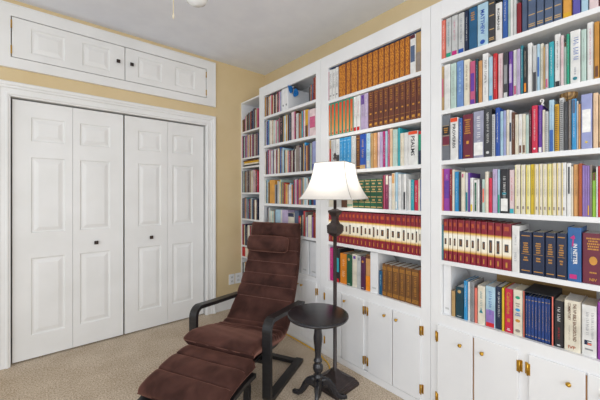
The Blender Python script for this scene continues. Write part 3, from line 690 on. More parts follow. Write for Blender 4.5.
(3,4,1.757,0.4393,0.4607,1.194,0.237,'cream','E:paleyellow',"first from left of the cream journal volumes with yellow edges on right bookcase's fourth shelf","cream journal volumes with yellow edges on the right bookcase's fourth shelf"),
(3,4,1.757,0.419,0.4363,1.194,0.235,'cream','E:paleyellow',"second from left of the cream journal volumes with yellow edges on right bookcase's fourth shelf","cream journal volumes with yellow edges on the right bookcase's fourth shelf"),
(3,4,1.757,0.4,0.4167,1.194,0.233,'paleyellow','E:yellow',"third from left of the cream journal volumes with yellow edges on right bookcase's fourth shelf","cream journal volumes with yellow edges on the right bookcase's fourth shelf"),
(3,4,1.764,0.3855,0.3984,1.194,0.235,'yellow','t:brown','slim yellow book with dark title, fourth shelf of right bookcase',"books on the right bookcase's fourth shelf"),
(3,4,1.757,0.3682,0.3839,1.194,0.233,'cream','E:yellow',"fourth from left of the cream journal volumes with yellow edges on right bookcase's fourth shelf","cream journal volumes with yellow edges on the right bookcase's fourth shelf"),
(3,4,1.757,0.3538,0.3666,1.194,0.234,'cream','E:yellow',"fifth from left of the cream journal volumes with yellow edges on right bookcase's fourth shelf","cream journal volumes with yellow edges on the right bookcase's fourth shelf"),
(3,4,1.757,0.3374,0.3522,1.194,0.232,'cream','E:paleyellow',"sixth from left of the cream journal volumes with yellow edges on right bookcase's fourth shelf","cream journal volumes with yellow edges on the right bookcase's fourth shelf"),
(3,4,1.757,0.321,0.3358,1.194,0.232,'paleyellow','E:yellow',"seventh from left of the cream journal volumes with yellow edges on right bookcase's fourth shelf","cream journal volumes with yellow edges on the right bookcase's fourth shelf"),
(3,4,1.757,0.3049,0.3194,1.194,0.233,'cream','E:yellow',"eighth from left of the cream journal volumes with yellow edges on right bookcase's fourth shelf","cream journal volumes with yellow edges on the right bookcase's fourth shelf"),
(3,4,1.757,0.2884,0.3033,1.194,0.233,'cream','E:yellow',"ninth from left of the cream journal volumes with yellow edges on right bookcase's fourth shelf","cream journal volumes with yellow edges on the right bookcase's fourth shelf"),
(3,4,1.757,0.2708,0.2868,1.194,0.233,'white','E:yellow',"tenth from left of the cream journal volumes with yellow edges on right bookcase's fourth shelf","cream journal volumes with yellow edges on the right bookcase's fourth shelf"),
(3,4,1.757,0.2549,0.2692,1.194,0.23,'white','h4:charcoal','slim white book with dark label down its upper half, fourth shelf of right bookcase',"books on the right bookcase's fourth shelf"),
(3,4,1.759,0.2479,0.2537,1.194,0.215,'cream','t:grey','slim cream book right of a white one, fourth shelf of right bookcase',"books on the right bookcase's fourth shelf"),
(3,4,1.764,0.2312,0.2467,1.194,0.223,'peachorange','t:brown','slim peach orange book right of a cream one, fourth shelf of right bookcase',"books on the right bookcase's fourth shelf"),
(3,4,1.757,0.2185,0.2296,1.194,0.226,'rust','t:orange','slim rust book right of a peach orange one, fourth shelf of right bookcase',"books on the right bookcase's fourth shelf"),
(3,4,1.757,0.2097,0.2173,1.194,0.217,'violet','t:lilac',"first from left of the purple paperbacks on right bookcase's fourth shelf","purple paperbacks on the right bookcase's fourth shelf"),
(3,4,1.757,0.2029,0.2089,1.194,0.216,'violet','t:lilac',"second from left of the purple paperbacks on right bookcase's fourth shelf","purple paperbacks on the right bookcase's fourth shelf"),
(3,4,1.757,0.1955,0.2021,1.194,0.215,'violet','t:lilac|f2:mustard',"third from left of the purple paperbacks on right bookcase's fourth shelf","purple paperbacks on the right bookcase's fourth shelf"),
(3,4,1.761,0.1881,0.1947,1.194,0.218,'taupe','t:palegrey','slim taupe book right of a violet one, fourth shelf of right bookcase',"books on the right bookcase's fourth shelf"),
(3,4,1.759,0.1762,0.1869,1.194,0.185,'lime','t:green|h5:brown','slim lime book right of a taupe one, fourth shelf of right bookcase',"books on the right bookcase's fourth shelf"),
(3,4,1.757,0.1707,0.175,1.194,0.208,'white','t:blue','slim white book right of a lime one, fourth shelf of right bookcase',"books on the right bookcase's fourth shelf"),
(3,5,1.755,0.7799,0.805,0.912,0.235,'redset','plate:0',"first from left of the red and cream commentary volumes on right bookcase's fifth shelf","red and cream commentary volumes on the right bookcase's fifth shelf"),
(3,5,1.755,0.7563,0.7769,0.912,0.235,'redset','plate:1',"second from left of the red and cream commentary volumes on right bookcase's fifth shelf","red and cream commentary volumes on the right bookcase's fifth shelf"),
(3,5,1.755,0.731,0.7533,0.912,0.235,'redset','plate:1',"third from left of the red and cream commentary volumes on right bookcase's fifth shelf","red and cream commentary volumes on the right bookcase's fifth shelf"),
(3,5,1.755,0.6929,0.728,0.912,0.235,'redset','plate:1',"fourth from left of the red and cream commentary volumes on right bookcase's fifth shelf","red and cream commentary volumes on the right bookcase's fifth shelf"),
(3,5,1.755,0.665,0.6899,0.912,0.235,'redset','plate:1',"fifth from left of the red and cream commentary volumes on right bookcase's fifth shelf","red and cream commentary volumes on the right bookcase's fifth shelf"),
(3,5,1.755,0.6363,0.662,0.912,0.234,'redset','plate:1',"sixth from left of the red and cream commentary volumes on right bookcase's fifth shelf","red and cream commentary volumes on the right bookcase's fifth shelf"),
(3,5,1.755,0.6127,0.6333,0.912,0.234,'redset','plate:2',"seventh from left of the red and cream commentary volumes on right bookcase's fifth shelf","red and cream commentary volumes on the right bookcase's fifth shelf"),
(3,5,1.755,0.5831,0.6097,0.912,0.233,'redset','plate:1',"eighth from left of the red and cream commentary volumes on right bookcase's fifth shelf","red and cream commentary volumes on the right bookcase's fifth shelf"),
(3,5,1.755,0.549,0.5801,0.912,0.232,'redset','plate:2',"ninth from left of the red and cream commentary volumes on right bookcase's fifth shelf","red and cream commentary volumes on the right bookcase's fifth shelf"),
(3,5,1.755,0.5163,0.546,0.912,0.231,'redset','plate:2',"tenth from left of the red and cream commentary volumes on right bookcase's fifth shelf","red and cream commentary volumes on the right bookcase's fifth shelf"),
(3,5,1.755,0.4755,0.5133,0.912,0.231,'redset','plate:1',"eleventh from left of the red and cream commentary volumes on right bookcase's fifth shelf","red and cream commentary volumes on the right bookcase's fifth shelf"),
(3,5,1.755,0.442,0.4725,0.912,0.224,'white','t2:grey','white book with small grey lettering, fifth shelf of right bookcase',"books on the right bookcase's fifth shelf"),
(3,5,1.755,0.3938,0.439,0.912,0.198,'navy','gl:gold',"first from left of the navy volumes with gold lettering on right bookcase's fifth shelf","navy volumes with gold lettering on the right bookcase's fifth shelf"),
(3,5,1.755,0.3461,0.3908,0.912,0.201,'navy','gl:gold',"second from left of the navy volumes with gold lettering on right bookcase's fifth shelf","navy volumes with gold lettering on the right bookcase's fifth shelf"),
(3,5,1.755,0.3063,0.3431,0.912,0.202,'navy','gl:gold',"third from left of the navy volumes with gold lettering on right bookcase's fifth shelf","navy volumes with gold lettering on the right bookcase's fifth shelf"),
(3,5,1.755,0.2689,0.3033,0.912,0.204,'navy','gl:gold',"fourth from left of the navy volumes with gold lettering on right bookcase's fifth shelf","navy volumes with gold lettering on the right bookcase's fifth shelf"),
(3,5,1.757,0.2215,0.2659,0.912,0.233,'denim','M:IN NETTER:white|f6:magenta|fig:magenta','thick denim blue book with pink emblem and pink foot tag, fifth shelf of right bookcase',"books on the right bookcase's fifth shelf"),
(3,5,1.762,0.1505,0.2185,0.912,0.213,'burgundy','G:NIV:gold','thick burgundy book with gold lettering and emblem, fifth shelf of right bookcase',"books on the right bookcase's fifth shelf"),
(3,6,1.772,0.7494,0.7683,0.602,0.142,'tan','',"tan book at left end of right bookcase's bottom shelf","books on the right bookcase's bottom shelf"),
(3,6,1.774,0.7048,0.7464,0.602,0.172,'darkteal','dot2:tan','dark teal book with small emblem, bottom shelf of right bookcase',"books on the right bookcase's bottom shelf"),
(3,6,1.772,0.6841,0.7018,0.602,0.213,'skyblue','t:white','sky blue book right of a dark teal one, bottom shelf of right bookcase',"books on the right bookcase's bottom shelf"),
(3,6,1.776,0.6702,0.6818,0.602,0.21,'white','t:red','slim white book right of a sky blue one, bottom shelf of right bookcase',"books on the right bookcase's bottom shelf"),
(3,6,1.772,0.6499,0.6679,0.602,0.215,'grey','t:charcoal','grey book right of a white one, bottom shelf of right bookcase',"books on the right bookcase's bottom shelf"),
(3,6,1.774,0.6354,0.6476,0.602,0.186,'salmon','','slim salmon pink book right of a grey one, bottom shelf of right bookcase',"books on the right bookcase's bottom shelf"),
(3,6,1.774,0.5977,0.6331,0.602,0.203,'cream','t:teal|tri:teal','cream book with teal triangle, bottom shelf of right bookcase',"books on the right bookcase's bottom shelf"),
(3,6,1.774,0.5516,0.5947,0.602,0.209,'paleblue','f3:violet|f:red|t:blue','thick pale blue book with violet picture and red foot, bottom shelf of right bookcase',"books on the right bookcase's bottom shelf"),
(3,6,1.779,0.5222,0.5486,0.602,0.216,'navy','t:white','navy blue book right of a pale blue one, bottom shelf of right bookcase',"books on the right bookcase's bottom shelf"),
(3,6,1.772,0.511,0.5199,0.602,0.216,'yellow','','slim yellow book right of a navy blue one, bottom shelf of right bookcase',"books on the right bookcase's bottom shelf"),
(3,6,1.776,0.4743,0.5087,0.602,0.216,'crimson','S:Catherine:gold','crimson book with gold script title, bottom shelf of right bookcase',"books on the right bookcase's bottom shelf"),
(3,6,1.772,0.4334,0.4713,0.602,0.221,'cream','pic:gold','cream book with small food pictures, bottom shelf of right bookcase',"books on the right bookcase's bottom shelf"),
(3,6,1.776,0.4141,0.4224,0.602,0.2,'royalnavy','tb:tan',"first from left of the blue volumes in the slipcase on right bookcase's bottom shelf","blue volumes in the slipcase on the right bookcase's bottom shelf"),
(3,6,1.776,0.4016,0.4129,0.602,0.201,'royalnavy','tb:tan',"second from left of the blue volumes in the slipcase on right bookcase's bottom shelf","blue volumes in the slipcase on the right bookcase's bottom shelf"),
(3,6,1.776,0.3889,0.4,0.602,0.201,'royalnavy','tb:tan',"third from left of the blue volumes in the slipcase on right bookcase's bottom shelf","blue volumes in the slipcase on the right bookcase's bottom shelf"),
(3,6,1.776,0.3763,0.3873,0.602,0.202,'royalnavy','tb:tan',"fourth from left of the blue volumes in the slipcase on right bookcase's bottom shelf","blue volumes in the slipcase on the right bookcase's bottom shelf"),
(3,6,1.776,0.3632,0.3747,0.602,0.203,'royalnavy','tb:tan',"fifth from left of the blue volumes in the slipcase on right bookcase's bottom shelf","blue volumes in the slipcase on the right bookcase's bottom shelf"),
(3,6,1.776,0.3499,0.3616,0.602,0.204,'royalnavy','tb:tan',"sixth from left of the blue volumes in the slipcase on right bookcase's bottom shelf","blue volumes in the slipcase on the right bookcase's bottom shelf"),
(3,6,1.776,0.3374,0.3483,0.602,0.205,'royalnavy','tb:tan',"seventh from left of the blue volumes in the slipcase on right bookcase's bottom shelf","blue volumes in the slipcase on the right bookcase's bottom shelf"),
(3,6,1.776,0.3291,0.3362,0.602,0.205,'royalnavy','tb:tan',"eighth from left of the blue volumes in the slipcase on right bookcase's bottom shelf","blue volumes in the slipcase on the right bookcase's bottom shelf"),
(3,6,1.776,0.2823,0.3151,0.602,0.208,'black','tB2:white|t3:red','black book with white and red title, bottom shelf of right bookcase',"books on the right bookcase's bottom shelf"),
(3,6,1.772,0.2252,0.2793,0.602,0.221,'cream','EX:brown','thick cream book with long brown title, bottom shelf of right bookcase',"books on the right bookcase's bottom shelf"),
(3,6,1.772,0.1756,0.2222,0.602,0.216,'white','t4:grey|flag:navy','thick white book with small flag picture, bottom shelf of right bookcase',"books on the right bookcase's bottom shelf"),
(3,6,1.772,0.149,0.1726,0.602,0.237,'magentapurple','',"magenta purple book at right end of right bookcase's bottom shelf","books on the right bookcase's bottom shelf"),
(2,1,1.757,1.6809,1.7141,2.034,0.239,'white','t4:charcoal',"first from left of the white paperbacks on middle bookcase's top shelf","white paperbacks on the middle bookcase's top shelf"),
(2,1,1.757,1.6487,1.6779,2.034,0.236,'white','t4:charcoal',"second from left of the white paperbacks on middle bookcase's top shelf","white paperbacks on the middle bookcase's top shelf"),
(2,1,1.757,1.615,1.6457,2.034,0.239,'white','t4:charcoal',"third from left of the white paperbacks on middle bookcase's top shelf","white paperbacks on the middle bookcase's top shelf"),
(2,1,1.757,1.534,1.612,2.034,0.24,'goldset','',"first from left of the gold-patterned brown volumes on middle bookcase's top shelf","gold-patterned brown volumes on the middle bookcase's top shelf"),
(2,1,1.757,1.4922,1.531,2.034,0.24,'goldset','',"second from left of the gold-patterned brown volumes on middle bookcase's top shelf","gold-patterned brown volumes on the middle bookcase's top shelf"),
(2,1,1.757,1.4228,1.4892,2.034,0.24,'goldset','',"third from left of the gold-patterned brown volumes on middle bookcase's top shelf","gold-patterned brown volumes on the middle bookcase's top shelf"),
(2,1,1.757,1.3903,1.4198,2.034,0.24,'goldset','',"fourth from left of the gold-patterned brown volumes on middle bookcase's top shelf","gold-patterned brown volumes on the middle bookcase's top shelf"),
(2,1,1.757,1.3376,1.3873,2.034,0.24,'goldset','',"fifth from left of the gold-patterned brown volumes on middle bookcase's top shelf","gold-patterned brown volumes on the middle bookcase's top shelf"),
(2,1,1.757,1.2959,1.3346,2.034,0.24,'goldset','',"sixth from left of the gold-patterned brown volumes on middle bookcase's top shelf","gold-patterned brown volumes on the middle bookcase's top shelf"),
(2,1,1.757,1.2474,1.2929,2.034,0.24,'goldset','',"seventh from left of the gold-patterned brown volumes on middle bookcase's top shelf","gold-patterned brown volumes on the middle bookcase's top shelf"),
(2,1,1.757,1.2013,1.2444,2.034,0.24,'goldset','',"eighth from left of the gold-patterned brown volumes on middle bookcase's top shelf","gold-patterned brown volumes on the middle bookcase's top shelf"),
(2,1,1.757,1.162,1.1983,2.034,0.24,'goldset','',"ninth from left of the gold-patterned brown volumes on middle bookcase's top shelf","gold-patterned brown volumes on the middle bookcase's top shelf"),
(2,1,1.757,1.1224,1.159,2.034,0.24,'goldset','',"tenth from left of the gold-patterned brown volumes on middle bookcase's top shelf","gold-patterned brown volumes on the middle bookcase's top shelf"),
(2,1,1.757,1.0869,1.1194,2.034,0.24,'goldset','',"eleventh from left of the gold-patterned brown volumes on middle bookcase's top shelf","gold-patterned brown volumes on the middle bookcase's top shelf"),
(2,1,1.757,1.0495,1.0839,2.034,0.24,'goldset','',"twelfth from left of the gold-patterned brown volumes on middle bookcase's top shelf","gold-patterned brown volumes on the middle bookcase's top shelf"),
(2,1,1.757,1.0158,1.0465,2.034,0.24,'goldset','',"thirteenth from left of the gold-patterned brown volumes on middle bookcase's top shelf","gold-patterned brown volumes on the middle bookcase's top shelf"),
(2,1,1.757,0.9765,1.0128,2.034,0.24,'white','lab:slate|h:maroon','white book with dark red top and picture, top shelf of middle bookcase',"books on the middle bookcase's top shelf"),
(2,1,1.757,0.9384,0.9735,2.034,0.24,'tan','f4:taupe',"tan book at right end of middle bookcase's top shelf","books on the middle bookcase's top shelf"),
(2,2,1.757,1.6951,1.7182,1.75,0.252,'goset','',"first from left of the green and orange volumes on middle bookcase's second shelf","green and orange volumes on the middle bookcase's second shelf"),
(2,2,1.757,1.6551,1.6921,1.75,0.252,'goset','',"second from left of the green and orange volumes on middle bookcase's second shelf","green and orange volumes on the middle bookcase's second shelf"),
(2,2,1.757,1.613,1.6521,1.75,0.252,'goset','',"third from left of the green and orange volumes on middle bookcase's second shelf","green and orange volumes on the middle bookcase's second shelf"),
(2,2,1.757,1.574,1.61,1.75,0.252,'goset','',"fourth from left of the green and orange volumes on middle bookcase's second shelf","green and orange volumes on the middle bookcase's second shelf"),
(2,2,1.757,1.5399,1.571,1.75,0.252,'goset','',"fifth from left of the green and orange volumes on middle bookcase's second shelf","green and orange volumes on the middle bookcase's second shelf"),
(2,2,1.757,1.5037,1.5369,1.75,0.252,'goset','',"sixth from left of the green and orange volumes on middle bookcase's second shelf","green and orange volumes on the middle bookcase's second shelf"),
(2,2,1.757,1.4684,1.5007,1.75,0.252,'goset','',"seventh from left of the green and orange volumes on middle bookcase's second shelf","green and orange volumes on the middle bookcase's second shelf"),
(2,2,1.757,1.4376,1.4654,1.75,0.25,'white','f:red|t:rose',"first from left of the white books with red foot on middle bookcase's second shelf","white books with red foot on the middle bookcase's second shelf"),
(2,2,1.757,1.4056,1.4346,1.75,0.252,'white','f:red|t:rose',"second from left of the white books with red foot on middle bookcase's second shelf","white books with red foot on the middle bookcase's second shelf"),
(2,2,1.764,1.3698,1.4026,1.75,0.252,'lilac','h2:purple|t:grey','lilac book with purple top, second shelf of middle bookcase',"books on the middle bookcase's second shelf"),
(2,2,1.757,1.335,1.3668,1.75,0.252,'lilac','t:white','lilac book right of a lilac one, second shelf of middle bookcase',"books on the middle bookcase's second shelf"),
(2,2,1.757,1.2901,1.332,1.75,0.252,'leather','gs:gold',"first from left of the brown leather volumes on middle bookcase's second shelf","brown leather volumes on the middle bookcase's second shelf"),
(2,2,1.757,1.2474,1.2871,1.75,0.252,'leather','gs:gold',"second from left of the brown leather volumes on middle bookcase's second shelf","brown leather volumes on the middle bookcase's second shelf"),
(2,2,1.757,1.2091,1.2444,1.75,0.252,'leather','gs:gold',"third from left of the brown leather volumes on middle bookcase's second shelf","brown leather volumes on the middle bookcase's second shelf"),
(2,2,1.757,1.1712,1.2061,1.75,0.252,'leather','gs:gold',"fourth from left of the brown leather volumes on middle bookcase's second shelf","brown leather volumes on the middle bookcase's second shelf"),
(2,2,1.757,1.1269,1.1682,1.75,0.252,'leather','gs:gold',"fifth from left of the brown leather volumes on middle bookcase's second shelf","brown leather volumes on the middle bookcase's second shelf"),
(2,2,1.757,1.0861,1.1239,1.75,0.252,'leather','gs:gold',"sixth from left of the brown leather volumes on middle bookcase's second shelf","brown leather volumes on the middle bookcase's second shelf"),
(2,2,1.757,1.0481,1.0831,1.75,0.252,'leather','gs:gold',"seventh from left of the brown leather volumes on middle bookcase's second shelf","brown leather volumes on the middle bookcase's second shelf"),
(2,2,1.757,1.0118,1.0451,1.75,0.252,'leather','gs:gold',"eighth from left of the brown leather volumes on middle bookcase's second shelf","brown leather volumes on the middle bookcase's second shelf"),
(2,2,1.757,0.9719,1.0088,1.75,0.252,'leather','gs:gold',"ninth from left of the brown leather volumes on middle bookcase's second shelf","brown leather volumes on the middle bookcase's second shelf"),
(2,2,1.757,0.938,0.9689,1.75,0.252,'leather','gs:gold',"tenth from left of the brown leather volumes on middle bookcase's second shelf","brown leather volumes on the middle bookcase's second shelf"),
(2,3,1.764,1.6962,1.7182,1.47,0.247,'tan','lab:red',"tan book at left end of middle bookcase's third shelf","books on the middle bookcase's third shelf"),
(2,3,1.757,1.6498,1.6932,1.47,0.247,'palegrey','t:grey','thick pale grey book right of a tan one, third shelf of middle bookcase',"books on the middle bookcase's third shelf"),
(2,3,1.764,1.6067,1.6468,1.47,0.247,'white','t:grey|f4:charcoal','white book right of a pale grey one, third shelf of middle bookcase',"books on the middle bookcase's third shelf"),
(2,3,1.757,1.5679,1.6037,1.47,0.247,'skyblue','tb:paleblue',"first from left of the sky blue volumes on middle bookcase's third shelf","sky blue volumes on the middle bookcase's third shelf"),
(2,3,1.757,1.532,1.5649,1.47,0.247,'skyblue','tb:paleblue',"second from left of the sky blue volumes on middle bookcase's third shelf","sky blue volumes on the middle bookcase's third shelf"),
(2,3,1.757,1.4941,1.529,1.47,0.247,'skyblue','tb:paleblue',"third from left of the sky blue volumes on middle bookcase's third shelf","sky blue volumes on the middle bookcase's third shelf"),
(2,3,1.761,1.4487,1.4911,1.47,0.247,'palegrey','t:white','thick pale grey book right of a sky blue one, third shelf of middle bookcase',"books on the middle bookcase's third shelf"),
(2,3,1.764,1.4092,1.4457,1.47,0.247,'brown','tb:gold','brown book with gold bands, third shelf of middle bookcase',"books on the middle bookcase's third shelf"),
(2,3,1.757,1.354,1.4062,1.47,0.247,'royalblue','t:tan|f:tan','thick royal blue book right of a brown one, third shelf of middle bookcase',"books on the middle bookcase's third shelf"),
(2,3,1.759,1.317,1.351,1.47,0.247,'paleblue','t:teal|f2:palegrey','pale blue book right of a royal blue one, third shelf of middle bookcase',"books on the middle bookcase's third shelf"),
(2,3,1.757,1.2926,1.314,1.47,0.24,'tan','t:brown','tan book right of a pale blue one, third shelf of middle bookcase',"books on the middle bookcase's third shelf"),
(2,3,1.757,1.2628,1.2896,1.47,0.24,'orangetan','t:cream','orange tan book right of a tan one, third shelf of middle bookcase',"books on the middle bookcase's third shelf"),
(2,3,1.764,1.2409,1.2598,1.47,0.242,'palepink','t:rose','pale pink book right of an orange tan one, third shelf of middle bookcase',"books on the middle bookcase's third shelf"),
(2,3,1.759,1.2162,1.2379,1.47,0.24,'lilac','t:blue','lilac book right of a pale pink one, third shelf of middle bookcase',"books on the middle bookcase's third shelf"),
(2,3,1.761,1.1958,1.2132,1.47,0.241,'magenta','t:white','magenta book right of a lilac one, third shelf of middle bookcase',"books on the middle bookcase's third shelf"),
(2,3,1.761,1.1613,1.1773,1.47,0.247,'rose','t:white','slim rose pink book right of a pale blue one, third shelf of middle bookcase',"books on the middle bookcase's third shelf"),
(2,3,1.757,1.1395,1.159,1.47,0.247,'peach','t:rose','peach book right of a rose pink one, third shelf of middle bookcase',"books on the middle bookcase's third shelf"),
(2,3,1.757,1.1034,1.1365,1.47,0.239,'mint','t:cream','pale green book right of a peach one, third shelf of middle bookcase',"books on the middle bookcase's third shelf"),
(2,3,1.761,1.0869,1.1011,1.47,0.245,'turquoise','','slim turquoise book right of a pale green one, third shelf of middle bookcase',"books on the middle bookcase's third shelf"),
(2,3,1.761,1.0599,1.0846,1.47,0.208,'cream','t:tan','cream book right of a turquoise one, third shelf of middle bookcase',"books on the middle bookcase's third shelf"),
(2,3,1.761,1.0294,1.0569,1.47,0.207,'white','t:palegrey','white book right of a cream one, third shelf of middle bookcase',"books on the middle bookcase's third shelf"),
(2,3,1.757,0.9622,1.0264,1.47,0.209,'white','L:PSALMS:charcoal|h:redorange','thick white book with black title under orange-red top band, third shelf of middle bookcase',"books on the middle bookcase's third shelf"),
(2,3,1.757,0.938,0.9592,1.47,0.202,'green','h:red|f3:navy',"green book at right end of middle bookcase's third shelf","books on the middle bookcase's third shelf"),
(2,4,1.761,1.6508,1.7182,1.188,0.205,'cream','t:grey',"thick cream book at left end of middle bookcase's fourth shelf","books on the middle bookcase's fourth shelf"),
(2,4,1.761,1.5882,1.6478,1.188,0.203,'palegrey','t:grey','thick pale grey book right of a cream one, fourth shelf of middle bookcase',"books on the middle bookcase's fourth shelf"),
(2,4,1.757,1.533,1.5852,1.188,0.201,'brown','t:tan','thick brown book right of a pale grey one, fourth shelf of middle bookcase',"books on the middle bookcase's fourth shelf"),
(2,4,1.761,1.476,1.53,1.188,0.206,'cream','b:green','thick cream book right of a brown one, fourth shelf of middle bookcase',"books on the middle bookcase's fourth shelf"),
(2,4,1.757,1.421,1.473,1.188,0.204,'darkgreen','bg:tan',"first from left of the dark green gold-banded volumes on middle bookcase's fourth shelf","dark green gold-banded volumes on the middle bookcase's fourth shelf"),
(2,4,1.757,1.3672,1.418,1.188,0.205,'darkgreen','bg:tan',"second from left of the dark green gold-banded volumes on middle bookcase's fourth shelf","dark green gold-banded volumes on the middle bookcase's fourth shelf"),
(2,4,1.757,1.3145,1.3642,1.188,0.206,'darkgreen','bg:tan',"third from left of the dark green gold-banded volumes on middle bookcase's fourth shelf","dark green gold-banded volumes on the middle bookcase's fourth shelf"),
(2,4,1.757,1.262,1.3115,1.188,0.206,'darkgreen','bg:tan',"fourth from left of the dark green gold-banded volumes on middle bookcase's fourth shelf","dark green gold-banded volumes on the middle bookcase's fourth shelf"),
(2,4,1.757,1.2154,1.259,1.188,0.206,'darkgreen','bg:tan',"fifth from left of the dark green gold-banded volumes on middle bookcase's fourth shelf","dark green gold-banded volumes on the middle bookcase's fourth shelf"),
(2,4,1.761,1.1697,1.1944,1.188,0.229,'mauve','h2:cream|t:pink','mauve book right of a rose pink one, fourth shelf of middle bookcase',"books on the middle bookcase's fourth shelf"),
(2,4,1.757,1.147,1.1667,1.188,0.221,'white','t:grey','white book right of a mauve one, fourth shelf of middle bookcase',"books on the middle bookcase's fourth shelf"),
(2,4,1.757,1.121,1.144,1.188,0.238,'cream','t:orange|h2:orangetan','cream book right of a white one, fourth shelf of middle bookcase',"books on the middle bookcase's fourth shelf"),
(2,4,1.757,1.102,1.118,1.188,0.242,'paleblue','f2:white','slim pale blue book right of a cream one, fourth shelf of middle bookcase',"books on the middle bookcase's fourth shelf"),
(2,4,1.759,1.079,1.099,1.188,0.229,'white','t:grey','white book right of a pale blue one, fourth shelf of middle bookcase',"books on the middle bookcase's fourth shelf"),
(2,4,1.757,1.0425,1.0604,1.188,0.228,'white','f4:charcoal','white book right of a pale grey one, fourth shelf of middle bookcase',"books on the middle bookcase's fourth shelf"),
(2,4,1.757,0.9897,1.0081,1.188,0.19,'turquoise','t:white','turquoise book right of a white one, fourth shelf of middle bookcase',"books on the middle bookcase's fourth shelf"),
(2,4,1.761,0.9622,0.9867,1.188,0.187,'crimson','t:white','crimson book right of a turquoise one, fourth shelf of middle bookcase',"books on the middle bookcase's fourth shelf"),
(2,5,1.755,1.6899,1.7182,0.914,0.238,'redset','plate:2',"first from left of the red and cream commentary volumes on middle bookcase's fifth shelf","red and cream commentary volumes on the middle bookcase's fifth shelf"),
(2,5,1.755,1.6532,1.6869,0.914,0.239,'redset','plate:1',"second from left of the red and cream commentary volumes on middle bookcase's fifth shelf","red and cream commentary volumes on the middle bookcase's fifth shelf"),
(2,5,1.755,1.6174,1.6502,0.914,0.239,'redset','plate:1',"third from left of the red and cream commentary volumes on middle bookcase's fifth shelf","red and cream commentary volumes on the middle bookcase's fifth shelf"),
(2,5,1.755,1.5834,1.6144,0.914,0.239,'redset','plate:2',"fourth from left of the red and cream commentary volumes on middle bookcase's fifth shelf","red and cream commentary volumes on the middle bookcase's fifth shelf"),
(2,5,1.755,1.5481,1.5804,0.914,0.24,'redset','plate:1',"fifth from left of the red and cream commentary volumes on middle bookcase's fifth shelf","red and cream commentary volumes on the middle bookcase's fifth shelf"),
(2,5,1.755,1.5137,1.5451,0.914,0.24,'redset','plate:1',"sixth from left of the red and cream commentary volumes on middle bookcase's fifth shelf","red and cream commentary volumes on the middle bookcase's fifth shelf"),
(2,5,1.755,1.48,1.5107,0.914,0.24,'redset','plate:2',"seventh from left of the red and cream commentary volumes on middle bookcase's fifth shelf","red and cream commentary volumes on the middle bookcase's fifth shelf"),
(2,5,1.755,1.4443,1.477,0.914,0.241,'redset','plate:1',"eighth from left of the red and cream commentary volumes on middle bookcase's fifth shelf","red and cream commentary volumes on the middle bookcase's fifth shelf"),
(2,5,1.755,1.4085,1.4413,0.914,0.241,'redset','plate:1',"ninth from left of the red and cream commentary volumes on middle bookcase's fifth shelf","red and cream commentary volumes on the middle bookcase's fifth shelf"),
(2,5,1.755,1.3727,1.4055,0.914,0.241,'redset','plate:2',"tenth from left of the red and cream commentary volumes on middle bookcase's fifth shelf","red and cream commentary volumes on the middle bookcase's fifth shelf"),
(2,5,1.755,1.3378,1.3697,0.914,0.241,'redset','plate:1',"eleventh from left of the red and cream commentary volumes on middle bookcase's fifth shelf","red and cream commentary volumes on the middle bookcase's fifth shelf"),
(2,5,1.755,1.3003,1.3348,0.914,0.241,'redset','plate:1',"twelfth from left of the red and cream commentary volumes on middle bookcase's fifth shelf","red and cream commentary volumes on the middle bookcase's fifth shelf"),
(2,5,1.755,1.2688,1.2973,0.914,0.241,'redset','plate:2',"thirteenth from left of the red and cream commentary volumes on middle bookcase's fifth shelf","red and cream commentary volumes on the middle bookcase's fifth shelf"),
(2,5,1.755,1.2387,1.2658,0.914,0.241,'redset','plate:1',"fourteenth from left of the red and cream commentary volumes on middle bookcase's fifth shelf","red and cream commentary volumes on the middle bookcase's fifth shelf"),
(2,5,1.755,1.1914,1.2357,0.914,0.241,'redset','plate:1',"fifteenth from left of the red and cream commentary volumes on middle bookcase's fifth shelf","red and cream commentary volumes on the middle bookcase's fifth shelf"),
(2,5,1.755,1.1539,1.1884,0.914,0.241,'redset','plate:2',"sixteenth from left of the red and cream commentary volumes on middle bookcase's fifth shelf","red and cream commentary volumes on the middle bookcase's fifth shelf"),
(2,5,1.755,1.1153,1.1509,0.914,0.241,'redset','plate:1',"seventeenth from left of the red and cream commentary volumes on middle bookcase's fifth shelf","red and cream commentary volumes on the middle bookcase's fifth shelf"),
(2,5,1.755,1.0714,1.1123,0.914,0.241,'redset','plate:1',"eighteenth from left of the red and cream commentary volumes on middle bookcase's fifth shelf","red and cream commentary volumes on the middle bookcase's fifth shelf"),
(2,5,1.755,1.0406,1.0684,0.914,0.241,'redset','plate:2',"nineteenth from left of the red and cream commentary volumes on middle bookcase's fifth shelf","red and cream commentary volumes on the middle bookcase's fifth shelf"),
(2,5,1.755,1.0106,1.0376,0.914,0.241,'redset','plate:1',"twentieth from left of the red and cream commentary volumes on middle bookcase's fifth shelf","red and cream commentary volumes on the middle bookcase's fifth shelf"),
(2,5,1.755,0.9813,1.0076,0.914,0.241,'redset','plate:1',"twenty-first from left of the red and cream commentary volumes on middle bookcase's fifth shelf","red and cream commentary volumes on the middle bookcase's fifth shelf"),
(2,5,1.755,0.9578,0.9783,0.914,0.241,'redset','plate:2',"twenty-second from left of the red and cream commentary volumes on middle bookcase's fifth shelf","red and cream commentary volumes on the middle bookcase's fifth shelf"),
(2,5,1.755,0.938,0.9548,0.914,0.241,'redset','plate:1',"twenty-third from left of the red and cream commentary volumes on middle bookcase's fifth shelf","red and cream commentary volumes on the middle bookcase's fifth shelf"),
(2,6,1.77,1.689,1.7179,0.602,0.258,'magenta','t:pink','magenta book right of a lilac one, bottom shelf of middle bookcase',"books on the middle bookcase's bottom shelf"),
